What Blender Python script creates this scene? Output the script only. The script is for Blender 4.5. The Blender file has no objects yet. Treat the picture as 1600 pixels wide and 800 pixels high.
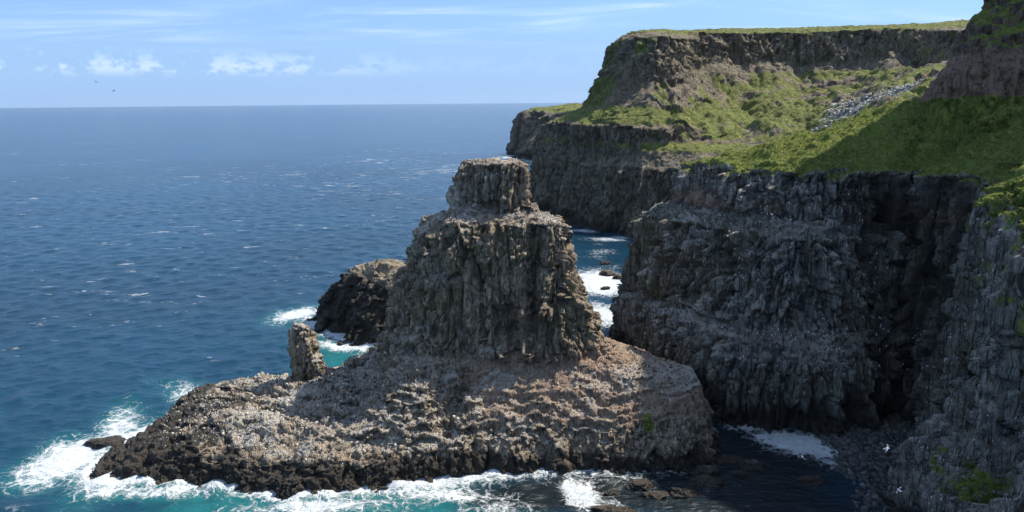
import bpy, math, random
import numpy as np
from mathutils import Matrix, Vector
R = math.radians
C = bpy.context.scene.collection
S = bpy.context.scene
rng = np.random.default_rng(7)
random.seed(7)

# ------------------------------------------------------------------ camera
H = 100.0
cam_d = bpy.data.cameras.new('camera'); cam = bpy.data.objects.new('camera', cam_d); C.objects.link(cam)
cam_d.sensor_width = 36.0; cam_d.lens = 36.0 * 1209 / 1600
cam_d.clip_start = 0.5; cam_d.clip_end = 200000
cam.matrix_world = Matrix.Translation((0, 0, H)) @ Matrix.Rotation(R(90 - 11.35), 4, 'X') @ Matrix.Rotation(R(-0.5), 4, 'Z')
S.camera = cam

# ------------------------------------------------------------------ light
SUN_AZ, SUN_EL = 66.0, 51.0          # azimuth clockwise from the view direction (+Y)
W = bpy.data.worlds.new('World'); S.world = W; W.use_nodes = True
sun_d = bpy.data.lights.new('sun', 'SUN'); sun = bpy.data.objects.new('sun', sun_d); C.objects.link(sun)
sun_d.energy = 4.2; sun_d.angle = R(0.53); sun_d.color = (1.0, 0.92, 0.80)
sv = Vector((math.sin(R(SUN_AZ)) * math.cos(R(SUN_EL)), math.cos(R(SUN_AZ)) * math.cos(R(SUN_EL)), math.sin(R(SUN_EL))))
sun.rotation_euler = sv.to_track_quat('Z', 'Y').to_euler()
S.view_settings.view_transform = 'Standard'; S.view_settings.look = 'None'
S.view_settings.exposure = 0.85; S.view_settings.gamma = 1.0
S.view_settings.use_curve_mapping = False
S.cycles.max_bounces = 6; S.cycles.volume_bounces = 2; S.cycles.diffuse_bounces = 3; S.cycles.glossy_bounces = 3


# ------------------------------------------------------------------ node helper
class NT:
    def __init__(s, tree): s.t = tree; s.n = tree.nodes; s.l = tree.links
    def new(s, typ, ins=None, **kw):
        n = s.n.new(typ)
        for k, v in kw.items(): setattr(n, k, v)
        for k, v in (ins or {}).items():
            if isinstance(v, bpy.types.NodeSocket): s.l.new(v, n.inputs[k])
            else: n.inputs[k].default_value = v
        return n
    def math(s, op, a, b=0.0, c=None, clamp=False):
        ins = {0: a, 1: b}
        if c is not None: ins[2] = c
        return s.new('ShaderNodeMath', ins, operation=op, use_clamp=clamp).outputs[0]
    def ramp(s, x, a, b, lo=0.0, hi=1.0):
        return s.new('ShaderNodeMapRange', {0: x, 1: a, 2: b, 3: lo, 4: hi}, clamp=True, interpolation_type='SMOOTHSTEP').outputs[0]
    def mix(s, f, a, b, mode='MIX'):
        n = s.new('ShaderNodeMix', data_type='RGBA', blend_type=mode)
        for i, v in ((0, f), (6, a), (7, b)):
            if isinstance(v, bpy.types.NodeSocket): s.l.new(v, n.inputs[i])
            else: n.inputs[i].default_value = (*v, 1) if (i > 0 and len(v) == 3) else v
        return n.outputs[2]
    def noise(s, vec, scale, detail=4.0, rough=0.55, dist=0.0):
        return s.new('ShaderNodeTexNoise', {'Vector': vec, 'Scale': scale, 'Detail': detail, 'Roughness': rough, 'Distortion': dist}).outputs[0]
    def voro(s, vec, scale, out='Distance', feature='F1', rnd=1.0):
        return s.new('ShaderNodeTexVoronoi', {'Vector': vec, 'Scale': scale, 'Randomness': rnd}, feature=feature).outputs[out]
    def mapv(s, vec, scale=(1, 1, 1), rot=(0, 0, 0), loc=(0, 0, 0)):
        return s.new('ShaderNodeMapping', {'Vector': vec, 'Scale': scale, 'Rotation': rot, 'Location': loc}).outputs[0]


def material(name):
    m = bpy.data.materials.new(name); m.use_nodes = True
    t = NT(m.node_tree); t.n.clear()
    out = t.new('ShaderNodeOutputMaterial')
    b = t.new('ShaderNodeBsdfPrincipled')
    t.l.new(b.outputs[0], out.inputs[0])
    pos = t.new('ShaderNodeNewGeometry').outputs['Position']
    return m, t, b, pos


# ------------------------------------------------------------------ world: Nishita sky with thin clouds
def build_world():
    t = NT(W.node_tree); t.n.clear()
    sky = t.new('ShaderNodeTexSky', sky_type='NISHITA', sun_disc=False, sun_elevation=R(SUN_EL), sun_rotation=R(SUN_AZ),
                altitude=100, air_density=1.0, dust_density=0.35, ozone_density=2.5)
    d = t.new('ShaderNodeTexCoord').outputs['Generated']
    sep = t.new('ShaderNodeSeparateXYZ', {0: d})
    x, y, z = sep.outputs
    zc = t.math('MAXIMUM', z, 0.012)
    # cloud deck at height: project the direction onto a plane
    px = t.math('DIVIDE', x, t.math('ADD', zc, 0.08)); py = t.math('DIVIDE', y, t.math('ADD', zc, 0.08))
    pl = t.new('ShaderNodeCombineXYZ', {0: px, 1: py, 2: 0.0}).outputs[0]
    pm = t.mapv(pl, (0.5, 1.4, 1), (0, 0, R(24)))
    wisp = t.noise(pm, 1.1, 9, 0.62, 0.6)
    big = t.noise(pl, 0.35, 3, 0.5)
    wm = t.math('MULTIPLY', t.ramp(wisp, 0.42, 0.70), t.ramp(big, 0.36, 0.56))
    wm = t.math('MULTIPLY', wm, t.ramp(z, 0.055, 0.085))
    # low cumulus band near the horizon, as a function of bearing and elevation
    az = t.math('ARCTAN2', x, y)
    cv = t.new('ShaderNodeCombineXYZ', {0: t.math('MULTIPLY', az, 1.0), 1: t.math('MULTIPLY', z, 1.5), 2: 3.3}).outputs[0]
    cum = t.noise(cv, 52, 7, 0.6)
    band = t.math('MULTIPLY', t.ramp(z, 0.028, 0.040), t.ramp(z, 0.042, 0.066, 1, 0))
    bm = t.noise(cv, 11, 2, 0.5)
    side = t.ramp(az, -0.05, -0.35)
    cm = t.math('MULTIPLY', t.ramp(t.math('ADD', cum, t.math('MULTIPLY', bm, 0.55)), 0.72, 0.88), band)
    cm = t.math('MULTIPLY', cm, t.math('ADD', t.math('MULTIPLY', side, 0.85), 0.15))
    veil = t.math('MULTIPLY', t.ramp(z, 0.0, 0.20, 1, 0), 0.85)
    # grey flat streaks above the band
    gv = t.new('ShaderNodeCombineXYZ', {0: t.math('MULTIPLY', az, 1.0), 1: t.math('MULTIPLY', z, 11.0), 2: 8.1}).outputs[0]
    gn = t.noise(gv, 5.0, 5, 0.5, 0.4)
    gm = t.math('MULTIPLY', t.math('MULTIPLY', t.ramp(gn, 0.60, 0.70), t.ramp(z, 0.045, 0.06)), t.ramp(z, 0.075, 0.10, 1, 0))
    gm = t.math('MULTIPLY', t.math('MULTIPLY', gm, side), 0.55)
    c = sky.outputs[0]
    low = t.ramp(z, 0.10, 0.45, 1, 0)
    c = t.mix(low, c, t.mix(1.0, c, (0.45, 0.58, 0.86), 'MULTIPLY'))
    c = t.mix(veil, c, (1.75, 2.85, 4.7))
    c = t.mix(gm, c, (1.6, 2.6, 4.4))
    c = t.mix(t.math('MULTIPLY', cm, 0.42), c, (4.6, 5.4, 6.2))
    c = t.mix(t.math('MULTIPLY', wm, 0.7), c, (4.2, 5.2, 6.2))
    bg = t.new('ShaderNodeBackground', {'Color': c, 'Strength': 0.115})
    o = t.new('ShaderNodeOutputWorld'); t.l.new(bg.outputs[0], o.inputs[0])
build_world()


# ------------------------------------------------------------------ numpy noise
def _h(ix, iy, iz, seed):
    n = (ix.astype(np.int64) * 374761393 + iy.astype(np.int64) * 668265263 + iz.astype(np.int64) * 2147483647 + seed * 974711) & 0xFFFFFFFF
    n = ((n ^ (n >> 13)) * 1274126177) & 0xFFFFFFFF
    n = ((n ^ (n >> 16)) * 2246822519) & 0xFFFFFFFF
    return n ^ (n >> 15)
def hf(ix, iy, iz, seed): return (_h(ix, iy, iz, seed) & 0xFFFF).astype(np.float32) / 65535.0

def vnoise(p, seed=0):                      # value noise 0..1 (p: N x 3)
    i = np.floor(p).astype(np.int64); f = (p - i).astype(np.float32); f = f * f * (3 - 2 * f)
    r = 0
    for dx in (0, 1):
        wx = f[:, 0] if dx else 1 - f[:, 0]
        for dy in (0, 1):
            wy = f[:, 1] if dy else 1 - f[:, 1]
            for dz in (0, 1):
                wz = f[:, 2] if dz else 1 - f[:, 2]
                r = r + wx * wy * wz * hf(i[:, 0] + dx, i[:, 1] + dy, i[:, 2] + dz, seed)
    return r
def fbm(p, octs=4, seed=0, g=0.5):          # about -1..1
    a, s, t = 1.0, 0, 0
    for k in range(octs):
        s = s + a * (vnoise(p * 2 ** k + 17.3 * k, seed + k) * 2 - 1); t += a; a *= g
    return s / t * 1.6
def voronoi(p, seed=0, jit=0.9):            # cell random value, F1, F2
    i = np.floor(p).astype(np.int64); n = len(p)
    f1 = np.full(n, 9.0, np.float32); f2 = f1.copy(); cid = np.zeros(n, np.float32)
    for dx in (-1, 0, 1):
        for dy in (-1, 0, 1):
            for dz in (-1, 0, 1):
                jx, jy, jz = i[:, 0] + dx, i[:, 1] + dy, i[:, 2] + dz
                h = _h(jx, jy, jz, seed)
                qx = jx + 0.5 + jit * ((h & 1023) / 1023.0 - 0.5); qy = jy + 0.5 + jit * (((h >> 10) & 1023) / 1023.0 - 0.5)
                qz = jz + 0.5 + jit * (((h >> 20) & 1023) / 1023.0 - 0.5)
                d = np.sqrt((p[:, 0] - qx) ** 2 + (p[:, 1] - qy) ** 2 + (p[:, 2] - qz) ** 2).astype(np.float32)
                m = d < f1
                f2 = np.where(m, f1, np.minimum(f2, d)); f1 = np.where(m, d, f1)
                cid = np.where(m, hf(jx, jy, jz, seed + 91), cid)
    return cid, f1, f2
def ss(x, a, b):
    t = np.clip((x - a) / (b - a), 0, 1); return t * t * (3 - 2 * t)

# ------------------------------------------------------------------ contour landforms
def sdf(poly, X, Y):                        # + inside
    P = np.array(poly, float); n = len(P)
    best = np.full(X.shape, 1e18); ins = np.zeros(X.shape, bool)
    for k in range(n):
        a = P[k]; b = P[(k + 1) % n]; e = b - a
        wx = X - a[0]; wy = Y - a[1]
        t = np.clip((wx * e[0] + wy * e[1]) / max(e @ e, 1e-9), 0, 1)
        best = np.minimum(best, (wx - e[0] * t) ** 2 + (wy - e[1] * t) ** 2)
        c = (a[1] > Y) != (b[1] > Y)
        if e[1] != 0: ins ^= c & (X < a[0] + e[0] * (Y - a[1]) / e[1])
    return np.where(ins, 1, -1) * np.sqrt(best)

def landform(contours, X, Y, cap=6.0, capslope=0.08):
    ds = [sdf(p, X, Y) for _, p in contours]
    h = np.full(X.shape, -8.0)
    for k, (z, _) in enumerate(contours):
        d = ds[k]
        if k + 1 < len(contours):
            z2 = contours[k + 1][0]; o = np.maximum(-ds[k + 1], 0)
            t = np.where(d > 0, d / (d + o + 1e-6), 0)
            hh = z + (z2 - z) * t
        else: hh = z + capslope * np.minimum(np.maximum(d, 0), cap / capslope)
        h = np.where(d > 0, np.maximum(h, hh), h)
    return h, ds

def mesh_from(name, v, f):
    me = bpy.data.meshes.new(name)
    me.vertices.add(len(v)); me.vertices.foreach_set('co', np.asarray(v, np.float32).ravel())
    f = np.asarray(f, np.int32); k = f.shape[1]
    me.loops.add(f.size); me.loops.foreach_set('vertex_index', f.ravel())
    me.polygons.add(len(f)); me.polygons.foreach_set('loop_start', np.arange(0, f.size, k, dtype=np.int32))
    me.update(calc_edges=True); me.validate()
    return me

def solid_from_height(h, x0, y0, step, zb=-7.0):
    ny, nx = h.shape
    X, Y = np.meshgrid(x0 + np.arange(nx) * step, y0 + np.arange(ny) * step)
    hh = h.copy()
    hh[0, :] = hh[-1, :] = zb + .5; hh[:, 0] = hh[:, -1] = zb + .5
    top = np.stack([X.ravel(), Y.ravel(), hh.ravel()], 1); bot = top.copy(); bot[:, 2] = zb
    idx = np.arange(nx * ny).reshape(ny, nx); N = nx * ny
    q = np.stack([idx[:-1, :-1], idx[:-1, 1:], idx[1:, 1:], idx[1:, :-1]], -1).reshape(-1, 4)
    fs = [q, q[:, ::-1] + N]
    for e in (idx[0, :], idx[:, -1], idx[-1, ::-1], idx[::-1, 0]):
        fs.append(np.stack([e[:-1], e[:-1] + N, e[1:] + N, e[1:]], 1)[:, ::-1])
    return np.concatenate([top, bot]), np.concatenate(fs)

def remeshed(v, f, voxel, zcut):
    me = mesh_from('tmp', v, f); o = bpy.data.objects.new('tmp', me); C.objects.link(o)
    m = o.modifiers.new('r', 'REMESH'); m.mode = 'VOXEL'; m.voxel_size = voxel; m.adaptivity = 0
    dg = bpy.context.evaluated_depsgraph_get(); ev = o.evaluated_get(dg); me2 = ev.to_mesh()
    n = len(me2.vertices); co = np.empty(n * 3, np.float32); me2.vertices.foreach_get('co', co); co = co.reshape(-1, 3)
    nf = len(me2.polygons); lv = np.empty(len(me2.loops), np.int32); me2.loops.foreach_get('vertex_index', lv)
    F = lv.reshape(nf, 4)
    ev.to_mesh_clear(); bpy.data.objects.remove(o); bpy.data.meshes.remove(me)
    keep = co[F][:, :, 2].max(1) > zcut
    F = F[keep]; used = np.zeros(n, bool); used[F.ravel()] = True
    mp = np.cumsum(used) - 1
    return co[used].copy(), mp[F]

def normals(v, f):
    a = v[f[:, 2]] - v[f[:, 0]]; b = v[f[:, 3]] - v[f[:, 1]]
    fn = np.cross(a, b); n = np.zeros_like(v)
    for k in range(4):
        for c in range(3): n[:, c] += np.bincount(f[:, k], fn[:, c], len(v))
    return n / (np.linalg.norm(n, axis=1, keepdims=True) + 1e-9)

def smooth_n(v, f, n, it=6):
    for _ in range(it):
        fa = n[f].mean(1); m = np.zeros_like(n)
        for k in range(4):
            for c in range(3): m[:, c] += np.bincount(f[:, k], fa[:, c], len(v))
        n = m / (np.linalg.norm(m, axis=1, keepdims=True) + 1e-9)
    return n

def facets(q, cell, s, seed, tilt=1.0, edge=.14, tz=1.0):
    """value per point: random plane per cell (a tilted broken face) plus a crack at the cell border"""
    p = q / np.array(cell) / s
    i = np.floor(p).astype(np.int64); n = len(p)
    f1 = np.full(n, 9.0, np.float32); f2 = f1.copy(); val = np.zeros(n, np.float32)
    for dx in (-1, 0, 1):
        for dy in (-1, 0, 1):
            for dz in (-1, 0, 1):
                jx, jy, jz = i[:, 0] + dx, i[:, 1] + dy, i[:, 2] + dz
                h = _h(jx, jy, jz, seed)
                ox = p[:, 0] - (jx + 0.5 + .9 * ((h & 1023) / 1023.0 - 0.5)); oy = p[:, 1] - (jy + 0.5 + .9 * (((h >> 10) & 1023) / 1023.0 - 0.5))
                oz = p[:, 2] - (jz + 0.5 + .9 * (((h >> 20) & 1023) / 1023.0 - 0.5))
                d = np.sqrt(ox ** 2 + oy ** 2 + oz ** 2).astype(np.float32)
                m = d < f1
                f2 = np.where(m, f1, np.minimum(f2, d)); f1 = np.where(m, d, f1)
                g = _h(jx, jy, jz, seed + 7)
                vv = ((g & 255) / 255.0 - .5) + tilt * (ox * (((g >> 8) & 255) / 255.0 - .5) * 2 + oy * (((g >> 16) & 255) / 255.0 - .5) * 2 + oz * tz * (((g >> 24) & 255) / 255.0 - .5) * 2)
                val = np.where(m, vv, val)
    return val, 1 - ss(f2 - f1, 0, edge)

def rock_displace(v, n, s=1.0, amp=1.0, flat_amp=1.0, tall=1.0, big=1.0, flute=0.0):
    """blocky jointed basalt on steep rock, broken bedding on gentle rock. s = feature size, amp = depth, both in metres."""
    w = np.stack([fbm(v / (9 * s), 3, 5), fbm(v / (9 * s) + 31, 3, 6), fbm(v / (9 * s) + 67, 2, 7)], 1) * .7 * s
    q = v + w
    steep = ss(1 - np.abs(n[:, 2]), 0.25, 0.6)
    c0, e0 = facets(q, (8, 8, 30 * tall), s, 8, 1.1, .07, .25)
    c1, e1 = facets(q, (3.9, 3.9, 13 * tall), s, 1, 1.0, .10, .3)
    c2, e2 = facets(q, (1.9, 1.9, 4.6), s, 2, .9, .14, .5)
    c3, e3 = facets(q, (0.95, 0.95, 1.8), s, 3, .7, .2)
    strata = (vnoise(np.stack([q[:, 0] * .02, q[:, 1] * .02, v[:, 2] * .45 / s + w[:, 2] * .25], 1), 12) - .5)
    ds = (c0 * 3.4 + c1 * 2.6 - 1.3 * e0 - 1.1 * e1) * big + c2 * 1.5 - .5 * e2 + c3 * .65 + strata * .9 + fbm(v / (14 * s), 3, 21) * .8
    if flute:
        cf, ef = facets(v + w * .3, (2.7, 2.7, 42), s, 9, 1.2, .14, .1)
        ds += flute * (cf * 1.7 - 1.7 * ef)
    g1, h1 = facets(q, (4.2, 4.2, 1.6), s, 4, .7, .1); g2, h2 = facets(q, (1.7, 1.7, .9), s, 6, .8, .15)
    df = g1 * 1.5 - .5 * h1 + g2 * .7 - .2 * h2 + fbm(v / (7 * s), 4, 22) * .9
    d = (ds * steep * amp + df * (1 - steep) * flat_amp) * s
    nn = n.copy(); nn[:, 2] *= (1 - .75 * steep)
    nn /= np.linalg.norm(nn, axis=1, keepdims=True) + 1e-9
    return v + nn * d[:, None]

def finish(name, v, f, attrs, mat, smooth=True, parent=None):
    me = mesh_from(name, v, f)
    for k, a in attrs.items():
        at = me.color_attributes.new(k, 'FLOAT_COLOR', 'POINT')
        rgba = np.ones((len(v), 4), np.float32); rgba[:, :3] = a
        at.data.foreach_set('color', rgba.ravel())
    if smooth: me.polygons.foreach_set('use_smooth', np.ones(len(me.polygons), bool))
    me.materials.append(mat)
    o = bpy.data.objects.new(name, me); C.objects.link(o)
    if parent: o.parent = parent
    return o

def tag(o, label=None, cat=None, group=None, kind=None):
    for k, x in (('label', label), ('category', cat), ('group', group), ('kind', kind)):
        if x: o[k] = x
    return o


# ------------------------------------------------------------------ rock and grass material
def rock_material(name, tint=(0.105, 0.098, 0.088), fine=1.0, guano=1.0, grass_tint=(0.155, 0.205, 0.034)):
    m, t, b, pos = material(name)
    A = t.new('ShaderNodeSeparateColor', {0: t.new('ShaderNodeAttribute', attribute_name='ma').outputs[0]})   # grass, guano, red earth
    B = t.new('ShaderNodeSeparateColor', {0: t.new('ShaderNodeAttribute', attribute_name='mb').outputs[0]})   # wet and painted cliff shade, lichen, bare stones
    grass, gua, red = A.outputs[0], A.outputs[1], A.outputs[2]
    wet, lich, stone = B.outputs[0], B.outputs[1], B.outputs[2]
    n1 = t.noise(pos, 0.09 * fine, 5, 0.6); n2 = t.noise(pos, 0.8 * fine, 6, 0.65); n3 = t.noise(pos, 3.5 * fine, 4, 0.7)
    stretch = t.mapv(pos, (1.4 * fine, 1.4 * fine, 0.16 * fine))
    n4 = t.noise(stretch, 1.0, 5, 0.6)
    cell = t.new('ShaderNodeSeparateColor', {0: t.voro(t.mapv(pos, (1, 1, .5)), 0.75 * fine, 'Color')}).outputs[0]
    tl = Vector(tint)
    col = t.mix(t.ramp(n1, .35, .65), tuple(tl * 0.75), tuple(Vector((tl.x * 1.2, tl.y * 1.12, tl.z))))
    col = t.mix(t.ramp(n4, .35, .7), col, tuple(Vector((tl.x * 1.55, tl.y * 1.5, tl.z * 1.4))))
    col = t.mix(t.ramp(n2, .30, .75, 0.0, .75), col, tuple(tl * 0.45))
    col = t.mix(t.math('MULTIPLY', t.ramp(cell, .55, .95), .6), col, tuple(Vector((tl.x * 2.0, tl.y * 1.95, tl.z * 1.85))))
    fl0 = t.noise(t.mapv(pos, (2.2 * fine, 2.2 * fine, .25 * fine), loc=(3, 9, 2)), 1.0, 5, .7)
    col = t.mix(t.ramp(fl0, .50, .66, 0, .8), col, tuple(tl * .3))
    # upright cooling joints of the basalt
    jw = t.new('ShaderNodeVectorMath', {0: pos, 1: t.new('ShaderNodeVectorMath', {0: t.new('ShaderNodeTexNoise', {'Vector': pos, 'Scale': .22, 'Detail': 2.0}).outputs['Color'], 3: .75}, operation='SCALE').outputs[0]}, operation='ADD').outputs[0]
    j1 = t.voro(t.mapv(jw, (1, 1, .045)), .62 * fine, 'Distance', 'DISTANCE_TO_EDGE'); j2 = t.voro(t.mapv(jw, (1, 1, .10), loc=(5, 2, 0)), 1.25 * fine, 'Distance', 'DISTANCE_TO_EDGE')
    jc = t.new('ShaderNodeSeparateColor', {0: t.voro(t.mapv(jw, (1, 1, .045)), .62 * fine, 'Color')}).outputs[2]
    col = t.mix(t.ramp(jc, .45, 1.0, 0, .5), col, tuple(tl * 1.9))
    nz = t.new('ShaderNodeSeparateXYZ', {0: t.new('ShaderNodeNewGeometry').outputs['True Normal']}).outputs[2]
    jv = t.math('MULTIPLY', t.ramp(nz, .55, .85, 1, .25), t.ramp(t.noise(pos, .13, 3, .6), .36, .52, .25, 1))
    jm = t.math('MULTIPLY', t.math('ADD', t.ramp(j1, 0, .10, .70, 0), t.ramp(j2, 0, .10, .35, 0), clamp=True), jv)
    col = t.mix(jm, col, tuple(tl * .16))
    # olive lichen
    lm = t.math('MULTIPLY', lich, t.ramp(t.math('ADD', n4, t.math('MULTIPLY', n2, .5)), .68, .88))
    col = t.mix(t.math('MULTIPLY', lm, .75), col, (0.16, 0.15, 0.055))
    # red and brown earth
    col = t.mix(t.math('MULTIPLY', red, t.ramp(t.math('ADD', n2, red), .7, 1.2, 0.0, .85)), col, (0.36, 0.235, 0.165))
    # guano: pale streaks and specks
    sp = t.math('ADD', t.math('MULTIPLY', n3, .6), t.math('MULTIPLY', n2, .5))
    g1 = t.math('MULTIPLY', t.ramp(t.math('ADD', sp, t.math('MULTIPLY', gua, .30)), .68, .86), t.ramp(gua, 0.02, .35))
    col = t.mix(t.math('MULTIPLY', g1, .85 * guano), col, (0.50, 0.475, 0.42))
    vs = t.voro(pos, 2.3 * fine, 'Distance')
    stk = t.noise(t.mapv(pos, (1.5 * fine, 1.5 * fine, .11 * fine), loc=(31, 4, 0)), 1.0, 4, .6)
    col = t.mix(t.math('MULTIPLY', t.ramp(stk, .60, .72, 0, .7 * guano), t.ramp(t.math('ADD', gua, t.math('MULTIPLY', n1, .5)), .45, .75)), col, (0.46, 0.45, 0.41))
    spk = t.math('MULTIPLY', t.math('MULTIPLY', t.ramp(vs, .10, .22, 1, 0), t.ramp(gua, .1, .6)), t.ramp(n2, .48, .6))
    col = t.mix(t.math('MULTIPLY', spk, .8 * guano), col, (0.66, 0.64, 0.60))
    # wet dark rock above the sea, plus shade painted into the cliff recess
    col = t.mix(t.math('MULTIPLY', wet, .88), col, t.mix(n2, (0.012, 0.011, 0.010), (0.035, 0.032, 0.027)))
    # loose grey stones
    st = t.new('ShaderNodeSeparateColor', {0: t.voro(pos, 0.55 * fine, 'Color')}).outputs[1]
    col = t.mix(stone, col, t.mix(t.ramp(st, .1, .8), (0.14, 0.135, 0.125), (0.50, 0.49, 0.46)))
    # grass
    gt = Vector(grass_tint)
    gc = t.mix(t.ramp(t.noise(pos, 0.16 * fine, 5, .6), .35, .65), tuple(gt * .62), tuple(gt))
    gc = t.mix(t.ramp(n2, .42, .72), gc, (gt.x * 1.75, gt.y * 1.45, gt.z * 1.5))
    gc = t.mix(t.ramp(n3, .5, .8, 0, .6), gc, (gt.x * .4, gt.y * .45, gt.z * .5))
    gc = t.mix(t.ramp(t.noise(pos, .45 * fine, 5, .65), .54, .72, 0, .65), gc, (0.15, 0.125, 0.055))
    gm = t.ramp(t.math('ADD', grass, t.math('MULTIPLY', t.math('SUBTRACT', n2, .5), .9)), .42, .58)
    col = t.mix(gm, col, gc)
    t.l.new(col, b.inputs['Base Color'])
    rough = t.math('SUBTRACT', 0.88, t.math('MULTIPLY', wet, .38))
    t.l.new(rough, b.inputs['Roughness'])
    b.inputs['Specular IOR Level'].default_value = 0.3
    fl = t.noise(t.mapv(pos, (2.6 * fine, 2.6 * fine, .35 * fine)), 1.0, 6, .7)
    hgt = t.math('ADD', t.math('MULTIPLY', n2, .45), t.math('ADD', t.math('MULTIPLY', n3, .4), t.math('MULTIPLY', fl, .9)))
    crk = t.voro(t.mapv(pos, (1, 1, .45)), 0.9 * fine, 'Distance', 'DISTANCE_TO_EDGE')
    crk2 = t.voro(t.mapv(pos, (1, 1, .6), loc=(7, 3, 1)), 2.1 * fine, 'Distance', 'DISTANCE_TO_EDGE')
    hgt = t.math('ADD', hgt, t.math('MULTIPLY', t.ramp(crk, 0, .10), .35))
    hgt = t.math('ADD', hgt, t.math('MULTIPLY', t.ramp(crk2, 0, .15), .15))
    hgt = t.math('ADD', hgt, t.math('MULTIPLY', cell, .5))
    hgt = t.math('SUBTRACT', t.math('ADD', hgt, t.math('MULTIPLY', jc, .7)), t.math('MULTIPLY', jm, .9))
    bp = t.new('ShaderNodeBump', {'Strength': 0.9, 'Distance': 0.75 / fine, 'Height': hgt})
    t.l.new(bp.outputs[0], b.inputs['Normal'])
    return m


# ================================================================== LANDFORMS (plan contours: height, outline)
MAIN = [
 (-5, [(-124,199),(-112,186),(-95,188),(-74,183),(-60,178),(-46,181),(-33,183),(-17,187),(0,190),(18,192),(35,190),(58,193),(66,204),(67,220),(62,238),(48,256),(30,276),(0,282),(-30,278),(-52,270),(-68,262),(-90,256),(-108,240),(-116,216)]),
 (0, [(-119,199),(-111,191.6),(-95,193),(-74,188),(-60,183),(-46,186),(-33,188),(-17,192),(0,195),(18,197),(35,195),(55.5,198),(61,205),(62,218),(57,235),(44,252),(30,270),(0,276),(-30,272),(-50,262),(-62,257),(-75,252),(-92,250),(-108,242),(-117,220)]),
 (3, [(-112,201),(-106,195),(-93,195),(-74,190),(-60,185.5),(-46,188),(-33,190),(-17,193.5),(0,196.5),(18,198),(35,196.5),(54,199.5),(59.5,206),(60.5,218),(55,234),(42,250),(28,268),(0,273),(-30,269),(-50,259),(-75,250),(-91,248),(-106,240),(-112,220)]),
 (7, [(-103,214),(-94,201),(-76,194.5),(-60,190),(-46,191),(-33,193),(-17,195.5),(0,198.5),(18,199.8),(35,198.5),(53,201),(58,207),(59,218),(53,233),(40,248),(26,266),(0,270),(-30,266),(-50,256),(-75,249),(-90,246.5),(-104,238.5),(-107,226)]),
 (8.5, [(-100,219),(-90,206),(-70,199.5),(-56,197),(-46,196),(-33,197),(-17,198),(0,200.3),(18,201.2),(35,200.2),(52.5,202),(57.5,208),(58.4,218),(52,232),(39,247),(25,265),(0,269),(-30,265),(-52,255),(-75,247.5),(-89,245),(-102,237),(-104.5,228)]),
 (11, [(-99,230),(-85,213),(-67,206),(-54,202),(-42,199),(-30,199),(-16,200),(0,201.8),(18,202.6),(35,201.6),(52,203),(57,209),(57.8,218),(51,232),(38,246),(24,264),(0,268),(-30,264),(-52,252),(-72,246),(-86,243),(-98,236.5)]),
 (13, [(-66,236),(-60,222),(-50,214),(-42,203),(-30,201.5),(-16,202.5),(0,203.5),(18,204.2),(35,203.2),(51.5,204.4),(56.5,210),(57,218),(50,231),(37,245),(23,262),(0,266),(-30,262),(-50,250),(-60,243)]),
 (18, [(-50,240),(-46,226),(-38,212),(-30,206),(-22,206),(-14,209),(0,207.5),(18,208),(35,207.5),(50,207),(55.5,212),(56,218),(48,230),(35,244),(22,260),(0,264),(-30,260),(-46,250)]),
 (22, [(-44,240),(-41,228),(-34,216),(-28,211),(-20,211),(-12,213),(0,211),(17,211),(33,211),(46,210),(54,214),(54,218),(44,228),(34,242),(20,258),(0,262),(-30,258),(-42,250)]),
 (26, [(-40.5,238),(-38,227),(-30,218),(-14,215),(0,215),(14,214),(24,216),(31,218),(32,224),(28,240),(16,255),(-8,259),(-28,254),(-39,246)]),
 (32, [(-39,238),(-37,228),(-29,220),(-12,216.5),(2,216.5),(14,215.5),(22,218),(26,222),(25,238),(14,253),(-10,256),(-28,251),(-37,245)]),
 (45, [(-36,236),(-33.5,229),(-27,222),(-11,218.5),(2,219.5),(13,218),(18,220),(20.5,225),(20,237),(11,250),(-12,252),(-26,248),(-34,243)]),
 (60, [(-31.5,235),(-29,230),(-24,225),(-9,221.5),(2,222.5),(12,220),(15.5,221),(16.5,227),(16,237),(8,247),(-12,249),(-24,244),(-31,240)]),
 (64.5, [(-27,235),(-24,231),(-20,227.5),(-8,223.5),(3,224.2),(12,221.3),(14,222.3),(15,228),(15,236),(7,245),(-12,246),(-22,242),(-27,239)]),
 (66.5, [(-21,237),(-20,231.5),(-15,229.5),(-6,228.5),(4,229),(8,229),(9,233),(8,240),(0,245),(-10,245),(-18,242)]),
 (69, [(-18.5,237),(-18,232.5),(-13,231),(-5,230.2),(4,230.5),(6.2,231),(6.8,235),(6,240),(-2,245),(-10,244.5),(-16,242)]),
 (80, [(-15.5,238),(-15.2,234),(-12,233),(-5,232),(3,232.2),(4.6,233),(5.2,236),(4,240.5),(-3,243.5),(-10,243),(-14,241.5)]),
 (81.6, [(-14.6,238),(-14.3,235),(-11,234),(-5,233),(2.5,233.2),(3.8,234),(4,236),(3,239.5),(-3,242.5),(-9,242),(-13,240.5)]),
]
KNOB = [
 (6, [(-74,235),(-68,229),(-60,231),(-56,237),(-61,243),(-71,242)]),
 (13, [(-71.5,236),(-67,231.5),(-61.5,232),(-58.5,237),(-62,241),(-70,240)]),
 (20, [(-70.8,236),(-68,232.6),(-62.5,233.5),(-60.8,237),(-63.5,240),(-69.5,239.5)]),
 (21, [(-70.6,236),(-68,232.8),(-64,233.6),(-62.6,237),(-64.5,240),(-69.4,239.3)]),
 (29.5, [(-70,236.5),(-68.4,233.9),(-65.6,234),(-64.2,237),(-65,238.6),(-69,238.6)]),
 (31, [(-69.3,236.6),(-68.4,235),(-66.6,235),(-65.8,237),(-66.4,238),(-68.6,238)]),
]
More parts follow.
